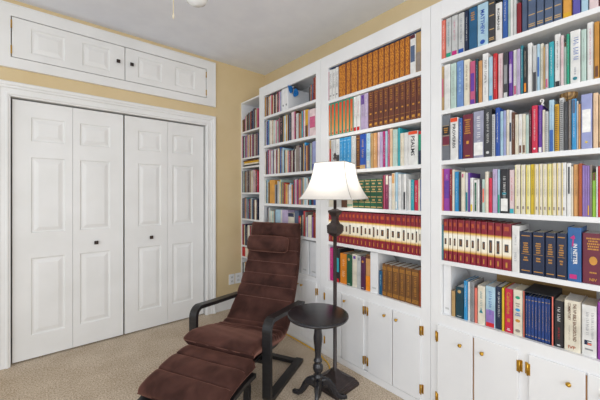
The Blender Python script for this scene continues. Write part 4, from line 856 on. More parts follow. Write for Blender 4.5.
(2,6,1.772,1.6176,1.6536,0.602,0.262,'black','lab:turquoise|f:red','black book right of a magenta one, bottom shelf of middle bookcase',"books on the middle bookcase's bottom shelf"),
(2,6,1.777,1.5454,1.6146,0.602,0.23,'orange','t2:peach','thick orange book right of a black one, bottom shelf of middle bookcase',"books on the middle bookcase's bottom shelf"),
(2,6,1.77,1.4965,1.5424,0.602,0.23,'darkgreen','dot2:tan','thick dark green book right of an orange one, bottom shelf of middle bookcase',"books on the middle bookcase's bottom shelf"),
(2,6,1.777,1.4501,1.4935,0.602,0.241,'cream','h3:purple','thick cream book with purple square label, bottom shelf of middle bookcase',"books on the middle bookcase's bottom shelf"),
(2,6,1.774,1.4123,1.4471,0.602,0.235,'palegrey','h3:grey','pale grey book right of a cream one, bottom shelf of middle bookcase',"books on the middle bookcase's bottom shelf"),
(2,6,1.77,1.3702,1.4093,0.602,0.236,'plum','dot2:gold','plum book right of a pale grey one, bottom shelf of middle bookcase',"books on the middle bookcase's bottom shelf"),
(2,6,1.774,1.3242,1.3672,0.602,0.255,'orangetan','h:brown|f3:orange','thick orange tan book with dark picture at its top, bottom shelf of middle bookcase',"books on the middle bookcase's bottom shelf"),
(2,6,1.774,1.2284,1.2544,0.602,0.162,'seablue','t:paleblue','sea blue book right of an orange tan one, bottom shelf of middle bookcase',"books on the middle bookcase's bottom shelf"),
(2,6,1.77,1.1914,1.2254,0.602,0.216,'bronze','bb:gold',"first from left of the brown volumes with gold bands on middle bookcase's bottom shelf","brown volumes with gold bands on the middle bookcase's bottom shelf"),
(2,6,1.77,1.1487,1.1884,0.602,0.217,'bronze','bb:gold',"second from left of the brown volumes with gold bands on middle bookcase's bottom shelf","brown volumes with gold bands on the middle bookcase's bottom shelf"),
(2,6,1.77,1.1,1.1457,0.602,0.217,'bronze','bb:gold',"third from left of the brown volumes with gold bands on middle bookcase's bottom shelf","brown volumes with gold bands on the middle bookcase's bottom shelf"),
(2,6,1.77,1.0558,1.097,0.602,0.219,'bronze','bb:gold',"fourth from left of the brown volumes with gold bands on middle bookcase's bottom shelf","brown volumes with gold bands on the middle bookcase's bottom shelf"),
(2,6,1.77,1.0125,1.0528,0.602,0.22,'bronze','bb:gold',"fifth from left of the brown volumes with gold bands on middle bookcase's bottom shelf","brown volumes with gold bands on the middle bookcase's bottom shelf"),
(2,6,1.77,0.9627,1.0095,0.602,0.22,'bronze','bb:gold',"sixth from left of the brown volumes with gold bands on middle bookcase's bottom shelf","brown volumes with gold bands on the middle bookcase's bottom shelf"),
(2,6,1.77,0.9453,0.9604,0.602,0.221,'rust','',"slim rust book at right end of middle bookcase's bottom shelf","books on the middle bookcase's bottom shelf"),
(1,2,1.757,2.3273,2.3769,1.784,0.26,'black','t:pink','thick black book right of a taupe one, second shelf of left bookcase',"books on the left bookcase's second shelf"),
(1,2,1.764,2.1604,2.204,1.784,0.255,'palepink','','thick pale pink book right of a slate blue one, second shelf of left bookcase',"books on the left bookcase's second shelf"),
(1,2,1.757,1.9671,2.0032,1.784,0.236,'mustard','f3:brown','mustard book right of a white one, second shelf of left bookcase',"books on the left bookcase's second shelf"),
(1,2,1.757,1.8706,1.9487,1.784,0.225,'palepink','lab:rose',"thick pale pink book at right end of left bookcase's second shelf","books on the left bookcase's second shelf"),
(1,3,1.757,2.0885,2.1317,1.489,0.234,'taupe','','thick taupe book right of a white one, third shelf of left bookcase',"books on the left bookcase's third shelf"),
(1,3,1.759,1.8694,1.9158,1.489,0.243,'lavender','f2:royalblue',"thick lavender book at right end of left bookcase's third shelf","books on the left bookcase's third shelf"),
(1,4,1.759,2.4607,2.5491,1.196,0.232,'amber','','thick amber book right of a black one, fourth shelf of left bookcase',"books on the left bookcase's fourth shelf"),
(1,4,1.759,1.8694,1.9008,1.196,0.242,'blue','',"blue book at right end of left bookcase's fourth shelf","books on the left bookcase's fourth shelf"),
(1,5,1.761,2.3622,2.451,0.92,0.218,'paleblue','','thick pale blue book right of a tan one, fifth shelf of left bookcase',"books on the left bookcase's fifth shelf"),
(1,5,1.757,2.2488,2.3353,0.92,0.219,'lilac','','thick lilac book right of a white one, fifth shelf of left bookcase',"books on the left bookcase's fifth shelf"),
(1,5,1.759,2.1575,2.2458,0.92,0.195,'cream','h5:navy','thick cream book right of a lilac one, fifth shelf of left bookcase',"books on the left bookcase's fifth shelf"),
(1,5,1.761,2.101,2.1545,0.92,0.219,'slate','','thick slate blue book right of a cream one, fifth shelf of left bookcase',"books on the left bookcase's fifth shelf"),
(1,5,1.757,1.9238,1.9705,0.92,0.189,'cream','','thick cream book right of a violet one, fifth shelf of left bookcase',"books on the left bookcase's fifth shelf"),
(0,6,1.775,2.7958,2.8939,0.709,0.246,'white','',"thick white book at right end of narrow bookcase's bottom shelf","books on the narrow bookcase's bottom shelf"),
]
SMALL_BOOKS = [
(1.759,0.3443,0.35,1.768,0.195,'tan'),(1.761,0.1499,0.1647,1.768,0.228,'charcoal'),(1.764,0.8094,0.8152,1.194,0.24,'salmon'),
(1.757,0.7128,0.7215,1.194,0.217,'charcoal'),(1.757,0.6651,0.6739,1.194,0.21,'purple'),(1.757,0.6189,0.6275,1.194,0.173,'white'),
(1.759,0.1601,0.1695,1.194,0.211,'red'),(1.761,0.147,0.1585,1.194,0.202,'cream'),(1.762,0.8073,0.8152,0.912,0.202,'teal'),
(1.757,1.7164,1.7182,2.034,0.231,'rose'),(1.757,1.1789,1.1935,1.47,0.239,'paleblue'),(1.757,1.1972,1.2028,1.188,0.229,'rose'),
(1.757,1.2038,1.2126,1.188,0.226,'darkred'),(1.759,1.0627,1.0767,1.188,0.229,'palegrey'),(1.764,1.026,1.0402,1.188,0.197,'palegrey'),
(1.757,1.0104,1.0244,1.188,0.192,'white'),(1.759,0.9473,0.9599,1.188,0.194,'cream'),(1.757,0.938,0.9457,1.188,0.19,'blue'),
(1.772,1.7209,1.7182,0.602,0.265,'lilac'),(1.761,2.6311,2.6362,2.08,0.202,'darkgreen'),(1.757,2.5774,2.5949,2.08,0.193,'brown'),
(1.757,2.5959,2.6116,2.08,0.195,'taupe'),(1.757,2.6126,2.6276,2.08,0.197,'gold'),(1.764,2.5385,2.5505,2.08,0.186,'white'),
(1.764,2.5515,2.563,2.08,0.194,'amber'),(1.764,2.564,2.5734,2.08,0.186,'white'),(1.757,2.4935,2.5063,2.08,0.184,'rust'),
(1.757,2.5073,2.5189,2.08,0.196,'rose'),(1.757,2.5199,2.5345,2.08,0.194,'cream'),(1.759,2.4646,2.4742,2.08,0.198,'maroon'),
(1.759,2.4752,2.4895,2.08,0.188,'cream'),(1.759,2.4395,2.4475,2.08,0.186,'taupe'),(1.759,2.4485,2.4606,2.08,0.196,'black'),
(1.761,2.4113,2.4242,2.08,0.202,'darkred'),(1.761,2.4252,2.4355,2.08,0.185,'cream'),(1.759,2.3788,2.392,2.08,0.199,'pink'),
(1.759,2.393,2.4073,2.08,0.191,'navy'),(1.761,2.3436,2.3579,2.08,0.2,'palegrey'),(1.761,2.3589,2.3748,2.08,0.19,'lavender'),
(1.764,1.9331,1.947,2.08,0.141,'taupe'),(1.764,1.948,1.9636,2.08,0.129,'charcoal'),(1.757,1.9055,1.9174,2.08,0.136,'slate'),
(1.757,1.9184,1.9291,2.08,0.138,'rust'),(1.759,1.8723,1.8885,2.08,0.195,'rust'),(1.759,1.8895,1.9015,2.08,0.187,'darkred'),
(1.759,2.6275,2.6362,1.784,0.26,'navy'),(1.761,2.5917,2.6091,1.784,0.241,'royalblue'),(1.761,2.6101,2.624,1.784,0.249,'cream'),
(1.761,2.5614,2.5741,1.784,0.253,'skyblue'),(1.761,2.5751,2.5877,1.784,0.245,'maroon'),(1.757,2.5315,2.5452,1.784,0.243,'cream'),
(1.757,2.5462,2.5574,1.784,0.24,'slate'),(1.759,2.4969,2.5122,1.784,0.239,'peach'),(1.759,2.5132,2.5275,1.784,0.238,'white'),
(1.757,2.4748,2.4815,1.784,0.225,'cream'),(1.757,2.4825,2.4929,1.784,0.227,'grey'),(1.757,2.4395,2.4532,1.784,0.222,'palepink'),
(1.757,2.4542,2.4708,1.784,0.232,'mint'),(1.761,2.4146,2.4248,1.784,0.214,'mint'),(1.761,2.4258,2.4355,1.784,0.227,'rose'),
(1.764,2.3804,2.3953,1.784,0.238,'rose'),(1.764,2.3963,2.4106,1.784,0.239,'taupe'),(1.759,2.292,2.3073,1.784,0.244,'paleblue'),
(1.759,2.3083,2.3238,1.784,0.245,'tan'),(1.757,2.2659,2.2781,1.784,0.247,'mustard'),(1.757,2.2791,2.288,1.784,0.234,'white'),
(1.757,2.2402,2.2514,1.784,0.241,'brown'),(1.757,2.2524,2.2619,1.784,0.245,'cream'),(1.761,2.2075,2.2196,1.784,0.247,'charcoal'),
(1.761,2.2206,2.2362,1.784,0.238,'slate'),(1.761,2.1338,2.1449,1.784,0.259,'brown'),(1.761,2.1459,2.1569,1.784,0.253,'magenta'),
(1.761,2.1029,2.1175,1.784,0.231,'palegrey'),(1.761,2.1185,2.1298,1.784,0.228,'white'),(1.761,2.0643,2.0775,1.784,0.219,'tan'),
(1.761,2.0785,2.0899,1.784,0.214,'rust'),(1.761,2.0909,2.0989,1.784,0.225,'taupe'),(1.757,2.0333,2.049,1.784,0.234,'turquoise'),
(1.757,2.05,2.0603,1.784,0.24,'taupe'),(1.757,2.0067,2.0185,1.784,0.238,'white'),(1.757,2.0195,2.0293,1.784,0.238,'rose'),
(1.757,1.951,1.9648,1.784,0.226,'lilac'),(1.764,2.6098,2.6223,1.489,0.232,'brown'),(1.764,2.6233,2.6357,1.489,0.231,'cream'),
(1.759,2.5792,2.5944,1.489,0.247,'slate'),(1.759,2.5954,2.6058,1.489,0.235,'maroon'),(1.757,2.542,2.5501,1.489,0.238,'palegrey'),
(1.757,2.5511,2.5639,1.489,0.247,'rose'),(1.757,2.5649,2.5752,1.489,0.243,'maroon'),(1.761,2.5038,2.5135,1.489,0.234,'palegrey'),
(1.761,2.5145,2.5255,1.489,0.235,'mint'),(1.761,2.5265,2.538,1.489,0.233,'rose'),(1.761,2.4646,2.4742,1.489,0.229,'tan'),
(1.761,2.4752,2.4885,1.489,0.232,'charcoal'),(1.761,2.4895,2.4998,1.489,0.236,'lilac'),(1.757,2.4483,2.4618,1.489,0.243,'white'),
(1.764,2.413,2.4262,1.489,0.237,'slate'),(1.764,2.4272,2.4455,1.489,0.235,'darkred'),(1.757,2.3788,2.3937,1.489,0.237,'tan'),
(1.757,2.3947,2.409,1.489,0.242,'cream'),(1.757,2.3547,2.3662,1.489,0.249,'blue'),(1.757,2.3672,2.3748,1.489,0.256,'charcoal'),
(1.757,2.3184,2.3325,1.489,0.239,'paleblue'),(1.757,2.3335,2.3507,1.489,0.235,'taupe'),(1.764,2.2812,2.2916,1.489,0.213,'cream'),
(1.764,2.2926,2.301,1.489,0.216,'tan'),(1.764,2.302,2.3144,1.489,0.214,'charcoal'),(1.759,2.2523,2.2635,1.489,0.208,'peach'),
(1.759,2.2645,2.2772,1.489,0.215,'mint'),(1.764,2.2119,2.2221,1.489,0.2,'darkred'),(1.764,2.2231,2.2371,1.489,0.208,'slate'),
(1.764,2.2381,2.2483,1.489,0.198,'rose'),(1.761,2.1739,2.1835,1.489,0.201,'maroon'),(1.761,2.1845,2.196,1.489,0.2,'cream'),
(1.761,2.197,2.2079,1.489,0.2,'brown'),(1.764,2.1568,2.1711,1.489,0.242,'black'),(1.761,2.1352,2.143,1.489,0.208,'white'),
(1.761,2.144,2.154,1.489,0.196,'taupe'),(1.757,2.0671,2.0778,1.489,0.213,'palegrey'),(1.757,2.0788,2.085,1.489,0.226,'maroon'),
(1.757,2.0427,2.0516,1.489,0.234,'charcoal'),(1.757,2.0526,2.0631,1.489,0.219,'charcoal'),(1.764,2.0067,2.0216,1.489,0.251,'skyblue'),
(1.764,2.0226,2.0387,1.489,0.244,'tan'),(1.757,1.9818,1.9905,1.489,0.219,'orangetan'),(1.757,1.9915,2.0027,1.489,0.22,'maroon'),
(1.761,1.9471,1.9623,1.489,0.233,'charcoal'),(1.761,1.9633,1.9778,1.489,0.224,'maroon'),(1.764,1.9193,1.9301,1.489,0.239,'brown'),
(1.764,1.9311,1.9431,1.489,0.237,'mint'),(1.764,2.6098,2.6252,1.196,0.242,'mint'),(1.764,2.6262,2.6357,1.196,0.239,'cream'),
(1.757,2.581,2.5944,1.196,0.235,'paleblue'),(1.757,2.5954,2.6058,1.196,0.23,'navy'),(1.757,2.5526,2.5613,1.196,0.207,'black'),
(1.757,2.5623,2.577,1.196,0.212,'tan'),(1.757,2.4245,2.4389,1.196,0.182,'charcoal'),(1.757,2.4399,2.4572,1.196,0.186,'grey'),
(1.764,2.3983,2.4079,1.196,0.213,'navy'),(1.764,2.4089,2.4205,1.196,0.22,'white'),(1.757,2.3808,2.3955,1.196,0.21,'white'),
(1.759,2.3547,2.3642,1.196,0.232,'mint'),(1.759,2.3652,2.378,1.196,0.232,'yellow'),(1.759,2.3231,2.3371,1.196,0.205,'tan'),
(1.759,2.3381,2.3507,1.196,0.205,'black'),(1.757,2.2889,2.3011,1.196,0.2,'red'),(1.757,2.3021,2.3191,1.196,0.203,'brown'),
(1.757,2.2644,2.2739,1.196,0.189,'amber'),(1.757,2.2749,2.2849,1.196,0.189,'tan'),(1.764,2.2432,2.2505,1.196,0.188,'darkred'),
(1.764,2.2515,2.2604,1.196,0.178,'cream'),(1.761,2.2016,2.2143,1.196,0.182,'white'),(1.761,2.2153,2.2238,1.196,0.197,'paleblue'),
(1.761,2.2248,2.2392,1.196,0.181,'white'),(1.761,2.1696,2.1844,1.196,0.186,'navy'),(1.761,2.1854,2.1976,1.196,0.178,'orange'),
(1.757,2.1466,2.1553,1.196,0.22,'rose'),(1.757,2.1563,2.1656,1.196,0.216,'charcoal'),(1.759,2.1298,2.1438,1.196,0.229,'palegrey'),
(1.761,2.0974,2.111,1.196,0.233,'charcoal'),(1.761,2.112,2.127,1.196,0.223,'magenta'),(1.757,2.0753,2.0826,1.196,0.226,'orangetan'),
(1.757,2.0836,2.0934,1.196,0.219,'rose'),(1.761,2.0568,2.0627,1.196,0.223,'grey'),(1.761,2.0637,2.072,1.196,0.224,'rose'),
(1.761,2.0293,2.0446,1.196,0.235,'tan'),(1.761,2.0456,2.0535,1.196,0.23,'teal'),(1.757,2.0001,2.0101,1.196,0.236,'paleblue'),
(1.757,2.0111,2.0253,1.196,0.239,'palegrey'),(1.757,1.9727,1.9864,1.196,0.229,'white'),(1.757,1.9874,1.9961,1.196,0.235,'mint'),
(1.757,1.9382,1.9523,1.196,0.238,'teal'),(1.757,1.9533,1.9687,1.196,0.229,'brown'),(1.764,1.9043,1.9219,1.196,0.241,'maroon'),
(1.764,1.9229,1.9342,1.196,0.237,'navy'),(1.764,2.5526,2.5717,0.92,0.233,'palegrey'),(1.764,2.5727,2.5841,0.92,0.223,'taupe'),
(1.764,2.5851,2.5985,0.92,0.233,'navy'),(1.761,2.4969,2.5149,0.92,0.198,'mint'),(1.761,2.5159,2.5338,0.92,0.203,'cream'),
(1.761,2.5348,2.5486,0.92,0.202,'mint'),(1.761,2.4545,2.4666,0.92,0.205,'slate'),(1.761,2.4676,2.4798,0.92,0.207,'tan'),
(1.761,2.4808,2.4929,0.92,0.202,'mint'),(1.757,2.3388,2.3504,0.92,0.219,'white'),(1.757,2.3514,2.3587,0.92,0.217,'cream'),
(1.761,2.0767,2.0869,0.92,0.158,'rose'),(1.761,2.0879,2.0975,0.92,0.175,'red'),(1.757,2.0521,2.0624,0.92,0.181,'charcoal'),
(1.757,2.0634,2.0727,0.92,0.167,'amber'),(1.764,2.0328,2.0486,0.92,0.185,'cream'),(1.757,1.9962,2.0063,0.92,0.215,'taupe'),
(1.757,2.0073,2.0194,0.92,0.218,'red'),(1.757,2.0204,2.0293,0.92,0.223,'darkred'),(1.759,1.974,1.9798,0.92,0.174,'violet'),
(1.759,1.9808,1.9922,0.92,0.169,'white'),(1.757,1.9043,1.9118,0.92,0.176,'violet'),(1.757,1.9128,1.9203,0.92,0.188,'maroon'),
(1.757,1.8711,1.8856,0.92,0.209,'rust'),(1.757,1.8866,1.9003,0.92,0.218,'darkred'),(1.775,3.0919,3.1049,2.0,0.142,'brown'),
(1.775,3.1059,3.122,2.0,0.137,'tan'),(1.775,3.0605,3.0721,2.0,0.143,'brown'),(1.775,3.0731,3.0879,2.0,0.142,'charcoal'),
(1.775,3.034,3.0451,2.0,0.17,'palegrey'),(1.775,3.0461,3.0565,2.0,0.168,'rose'),(1.775,2.9947,3.0066,2.0,0.187,'charcoal'),
(1.775,3.0076,3.0187,2.0,0.182,'navy'),(1.775,3.0197,3.03,2.0,0.179,'tan'),(1.775,2.9519,2.9619,2.0,0.195,'teal'),
(1.775,2.9629,2.9764,2.0,0.194,'taupe'),(1.775,2.9774,2.9907,2.0,0.197,'maroon'),(1.775,2.8995,2.9176,2.0,0.203,'navy'),
(1.775,2.9186,2.9323,2.0,0.206,'maroon'),(1.775,2.9333,2.9479,2.0,0.198,'rust'),(1.775,2.8483,2.8658,2.0,0.22,'brown'),
(1.775,2.8668,2.8832,2.0,0.223,'slate'),(1.775,2.8842,2.8955,2.0,0.216,'navy'),(1.775,2.7923,2.8097,2.0,0.209,'rose'),
(1.775,2.8107,2.8278,2.0,0.206,'tan'),(1.775,2.8288,2.8443,2.0,0.201,'mint'),(1.775,3.0829,3.0944,1.7,0.243,'charcoal'),
(1.775,3.0954,3.1101,1.7,0.252,'navy'),(1.775,3.1111,3.122,1.7,0.255,'rose'),(1.775,3.0384,3.0472,1.7,0.251,'rose'),
(1.775,3.0482,3.0632,1.7,0.239,'navy'),(1.775,3.0642,3.0789,1.7,0.239,'mint'),(1.775,2.9947,3.0049,1.7,0.249,'maroon'),
(1.775,3.0059,3.0167,1.7,0.244,'cream'),(1.775,3.0177,3.0344,1.7,0.243,'purple'),(1.775,2.9476,2.9642,1.7,0.241,'maroon'),
(1.775,2.9652,2.9789,1.7,0.249,'white'),(1.775,2.9799,2.9907,1.7,0.252,'amber'),(1.775,2.9015,2.9149,1.7,0.246,'slate'),
(1.775,2.9159,2.9296,1.7,0.25,'cream'),(1.775,2.9306,2.9436,1.7,0.233,'rust'),(1.775,2.8625,2.8726,1.7,0.248,'charcoal'),
(1.775,2.8736,2.8841,1.7,0.254,'charcoal'),(1.775,2.8851,2.8975,1.7,0.24,'rose'),(1.775,2.8321,2.8452,1.7,0.239,'taupe'),
(1.775,2.8462,2.8585,1.7,0.241,'cream'),(1.775,2.7923,2.8027,1.7,0.246,'slate'),(1.775,2.8037,2.8128,1.7,0.239,'rust'),
(1.775,2.8138,2.8281,1.7,0.248,'navy'),(1.775,3.0829,3.0976,1.307,0.247,'mint'),(1.775,3.0986,3.1085,1.307,0.24,'brown'),
(1.775,3.1095,3.122,1.307,0.246,'slate'),(1.775,3.0384,3.0476,1.307,0.233,'tan'),(1.775,3.0486,3.0627,1.307,0.238,'maroon'),
(1.775,3.0637,3.0789,1.307,0.243,'navy'),(1.775,2.9904,3.0054,1.307,0.238,'maroon'),(1.775,3.0064,3.0168,1.307,0.252,'grey'),
(1.775,3.0178,3.0344,1.307,0.244,'taupe'),(1.775,2.9434,2.9557,1.307,0.248,'taupe'),(1.775,2.9567,2.9684,1.307,0.245,'taupe'),
(1.775,2.9694,2.9864,1.307,0.243,'black'),(1.775,2.9015,2.9115,1.307,0.242,'cream'),(1.775,2.9125,2.9257,1.307,0.24,'palegrey'),
(1.775,2.9267,2.9394,1.307,0.236,'tan'),(1.775,2.8645,2.873,1.307,0.249,'rose'),(1.775,2.874,2.8868,1.307,0.246,'palegrey'),
(1.775,2.8878,2.8975,1.307,0.237,'tan'),(1.775,2.8281,2.8435,1.307,0.241,'rust'),(1.775,2.8445,2.8605,1.307,0.239,'palegrey'),
(1.775,2.7923,2.8049,1.307,0.228,'crimson'),(1.775,2.8059,2.8241,1.307,0.232,'navy'),(1.775,3.0874,3.0966,1.012,0.23,'slate'),
(1.775,3.0976,3.111,1.012,0.221,'slate'),(1.775,3.112,3.122,1.012,0.227,'brown'),(1.775,3.0428,3.0547,1.012,0.233,'tan'),
(1.775,3.0557,3.072,1.012,0.238,'navy'),(1.775,3.073,3.0834,1.012,0.231,'taupe'),(1.775,3.0034,3.0133,1.012,0.227,'taupe'),
(1.775,3.0143,3.026,1.012,0.234,'turquoise'),(1.775,3.027,3.0388,1.012,0.224,'rose'),(1.775,2.9604,2.9702,1.012,0.223,'darkred'),
(1.775,2.9712,2.9844,1.012,0.219,'slate'),(1.775,2.9854,2.9994,1.012,0.223,'slate'),(1.775,2.9182,2.9277,1.012,0.233,'palegrey'),
(1.775,2.9287,2.9413,1.012,0.227,'tan'),(1.775,2.9423,2.9564,1.012,0.221,'navy'),(1.775,2.8768,2.8899,1.012,0.216,'navy'),
(1.775,2.8909,2.9037,1.012,0.227,'slate'),(1.775,2.9047,2.9142,1.012,0.222,'teal'),(1.775,2.8402,2.8551,1.012,0.216,'cream'),
(1.775,2.8561,2.8728,1.012,0.217,'brown'),(1.775,2.7963,2.8065,1.012,0.221,'navy'),(1.775,2.8075,2.8223,1.012,0.215,'brown'),
(1.775,2.8233,2.8362,1.012,0.211,'cream'),(1.775,3.0874,3.0989,0.709,0.229,'darkred'),(1.775,3.0999,3.1085,0.709,0.232,'maroon'),
(1.775,3.1095,3.122,0.709,0.234,'rose'),(1.775,3.0472,3.0587,0.709,0.235,'navy'),(1.775,3.0597,3.0715,0.709,0.232,'mint'),
(1.775,3.0725,3.0834,0.709,0.223,'amber'),(1.775,3.0077,3.0174,0.709,0.224,'navy'),(1.775,3.0184,3.0303,0.709,0.216,'charcoal'),
(1.775,3.0313,3.0432,0.709,0.216,'navy'),(1.775,2.9689,2.9801,0.709,0.225,'cream'),(1.775,2.9811,2.9895,0.709,0.231,'cream'),
(1.775,2.9905,3.0037,0.709,0.233,'cream'),(1.775,2.9308,2.9438,0.709,0.227,'maroon'),(1.775,2.9448,2.9542,0.709,0.228,'red'),
(1.775,2.9552,2.9649,0.709,0.221,'palegrey'),(1.775,2.8974,2.9127,0.709,0.234,'palegrey'),(1.775,2.9137,2.9268,0.709,0.235,'taupe'),
(1.775,3.06,3.1225,0.58,0.102,'red'),(1.775,2.9942,3.057,0.58,0.102,'cream'),(1.775,2.9303,2.9912,0.58,0.102,'rust'),
(1.775,3.0919,3.1068,0.3,0.197,'navy'),(1.775,3.1078,3.122,0.3,0.201,'taupe'),(1.775,3.0517,3.0619,0.3,0.215,'amber'),
(1.775,3.0629,3.0747,0.3,0.202,'white'),(1.775,3.0757,3.0879,0.3,0.208,'mint'),(1.775,3.0056,3.019,0.3,0.218,'maroon'),
(1.775,3.02,3.0349,0.3,0.207,'rose'),(1.775,3.0359,3.0477,0.3,0.208,'teal'),(1.775,2.9519,2.9669,0.3,0.226,'slate'),
(1.775,2.9679,2.9849,0.3,0.23,'cream'),(1.775,2.9859,3.0016,0.3,0.217,'cream'),
]
for rec in BOOKS: make_book(rec)

# the many small books on the far shelves, and the pile lying flat in the corner bookcase
sb = MB(); smats = []; small_r = random.Random(11)
def smi(c):
    if c not in smats: smats.append(c)
    return smats.index(c)
for (X, y0, y1, z, h, col) in SMALL_BOOKS:
    w = y1 - y0; D = min(.27, max(.12, h * small_r.uniform(.64, .76))); yc = (y0 + y1) / 2; X += .0
    v0 = len(sb.v); sb.prism_z(cover_poly(w, D), 0, h, smi(col)); m0 = smi('cream')
    if w > .006: sb.box(.004, D - .004, -w / 2 + .0017, w / 2 - .0017, .003, h - .004, m0)
    if w > .01 and small_r.random() < .75:
        c = small_r.choice(['white', 'cream', 'gold', 'charcoal', 'palegrey', 'red'])
        if c != col: scribble(sb, -.0006, 0, h * .3, h * .88, w * .34, smi(c), small_r)
    for i in range(v0, len(sb.v)): x, y, q = sb.v[i]; sb.v[i] = (x + X, y + yc, q + z + .0004)
zz = 1.6005
for (th, c, y0, y1) in ((.018, 'charcoal', 2.76, 3.10), (.016, 'cream', 2.77, 3.09), (.020, 'mustard', 2.765, 3.08), (.014, 'brown', 2.78, 3.1)):
    sb.box(1.776, 1.98, y0 + .01, y1, zz, zz + .002, smi(c)); sb.box(1.776, 1.778, y0 + .01, y1, zz + .002, zz + th - .002, smi(c)); sb.box(1.776, 1.98, y0 + .01, y1, zz + th - .002, zz + th, smi(c))
    sb.box(1.778, 1.976, y0 + .013, y1 - .003, zz + .002, zz + th - .002, smi('white')); zz += th
so = sb.build('small_books', [book_mat(c) for c in smats])
tag(so, 'dense rows of small books filling the left bookcase and the narrow corner bookcase', 'books'); so['kind'] = 'stuff'

# ------------------------------------------------------------------ other things on the shelves
FILEW = noise_mat('white_file_card', 'dfe0e2', 'e8e9ea', 8, .5)
def magazine_file(x, y0, y1, z, h, D, label):
    o = thing('magazine_file', label, 'magazine file', (x, (y0 + y1) / 2, z + .0005), 0, 'white magazine files on the bookcases')
    w = (y1 - y0) / 2; t = .003
    b = MB(); b.box(0, t, -w, w, 0, h); b.box(t, D, -w, w, 0, t); b.box(D - t, D, -w, w, t, h * .62)
    for s in (-1, 1):
        ya, yb = (w - t, w) if s > 0 else (-w, -w + t)
        b.prism_z([], 0, 0) if False else None
        pr = [(t, t), (D - t, t), (D - t, h * .62), (D * .62, h), (t, h)]
        vs = [(x_, ya, z_) for x_, z_ in pr] + [(x_, yb, z_) for x_, z_ in pr]; n = 5
        b.add(vs, [tuple(range(n)), tuple(reversed(range(n, 2 * n)))] + [(i, n + i, n + (i + 1) % n, (i + 1) % n) for i in range(n)])
    fix_normals(b.build('file_box', FILEW, o))
    g = MB(); g.box(t + .004, D - t - .006, -w + t + .002, w - t - .004, t, h * .58); g.build('papers', PAGESW, o)
    lb = MB(); lb.quad_x(-.0006, -w * .5, w * .5, h * .1, h * .14); lb.build('label_holder', ink('palegrey'), o)
    return o
magazine_file(1.775, .772, .813, .602, .283, .27, 'white magazine file at the left end of the right bookcase bottom shelf')
magazine_file(1.772, 1.261, 1.324, .602, .281, .25, 'white magazine file among books on the middle bookcase bottom shelf')
magazine_file(1.775, 1.985, 2.075, .59, .292, .25, 'white magazine file nearest the chair back, left bookcase bottom shelf')
magazine_file(1.78, 1.872, 1.965, .59, .288, .25, 'white magazine file at the right end of the left bookcase bottom shelf')

def binder(y0, y1, label):
    o = thing('ring_binder', label, 'binder', (1.765, (y0 + y1) / 2, 2.0803), 0, 'white binders on the left bookcase'); w = y1 - y0
    fix_normals(MB().prism_z(cover_poly(w, .27, .003, .003), 0, .207).build('cover', FILEW, o))
    MB().box(.012, .262, -w / 2 + .0035, w / 2 - .0035, .004, .20).build('papers', PAGESW, o)
    g = MB(); g.lathe([(.0095, 0), (.0095, .0012), (.006, .0014)], n=14); g.v = [(-z - .0002, y, x + .05) for x, y, z in g.v]; fix_normals(g.build('finger_ring', ink('grey'), o))
binder(2.305, 2.350, 'white ring binder, left of two on the top shelf of the left bookcase')
binder(2.256, 2.302, 'white ring binder beside the blue butterfly on the left bookcase')

bf = thing('butterfly_ornament', 'bright blue butterfly ornament clipped to the white binder', 'ornament', (1.812, 2.2505, 2.262))
BLUEW = noise_mat('butterfly_blue', '0f5fae', '2a8ad8', 60, .5)
for (cx, cz, rx, rz, rot) in ((-.032, .012, .030, .042, .35), (.034, -.014, .026, .042, -.25)):
    b = MB(); n = 18; vs = []
    for k in range(n):
        a = 2 * PI * k / n; rr = 1 + .12 * math.cos(3 * a); x = rx * rr * math.cos(a); z = rz * rr * math.sin(a)
        vs.append((cx + x * math.cos(rot) - z * math.sin(rot), -.004 - .012 * abs(cx + x) / .06, cz + x * math.sin(rot) + z * math.cos(rot)))
    vs2 = [(x, y - .003, z) for x, y, z in vs]
    b.add(vs + vs2, [tuple(range(n)), tuple(reversed(range(n, 2 * n)))] + [(k, (k + 1) % n, n + (k + 1) % n, n + k) for k in range(n)])
    fix_normals(b.build('wing', BLUEW, bf))
b = MB(); b.tube([(-.004, -.006, -.03), (0, -.008, 0), (.004, -.006, .03)], .004, 8, scale=[.6, 1, .8]); b.build('body', ink('charcoal'), bf)
b = MB(); bm = bmesh.new(); bmesh.ops.create_uvsphere(bm, u_segments=12, v_segments=8, radius=.007); b.bm(bm, 0, True, Matrix.Translation((.004, -.009, .036))); b.build('head', ink('white'), bf)

sc_ = thing('slipcase', 'black slipcase with red lining holding the row of deep blue volumes', 'slipcase', (1.772, .373, .6025))
b = MB(); hw, H_, D_ = .056, .222, .195
b.box(0, D_, hw - .003, hw, 0, H_); b.box(0, D_, -hw, -hw + .003, 0, H_); b.box(0, D_, -hw + .003, hw - .003, H_ - .003, H_); b.box(0, D_, -hw + .003, hw - .003, 0, .0005); b.box(D_ - .003, D_, -hw + .003, hw - .003, .0005, H_ - .003)
b.build('case', noise_mat('slipcase_black', '22252c', '2e3138', 20, .55), sc_)
b = MB(); b.box(-.0012, 0, hw - .0035, hw, 0, H_); b.box(-.0012, 0, -hw, -hw + .0045, 0, H_); b.build('edge_lining', ink('salmon'), sc_)

wp = MB(); wp.bbox(2.060, 2.072, .205, .63, 0.0, .27, .002)
wp.v = [(x - 2.066, y - .42, z) for x, y, z in wp.v]
wo = wp.build('wooden_board', noise_mat('tan_board', 'b08d58', 'c6a26a', 9, .6, stretch=(1, 1, 8)), None, (2.066, .42, .6022))
tag(wo, 'flat tan wooden board standing behind the books on the right bookcase bottom shelf', 'board')

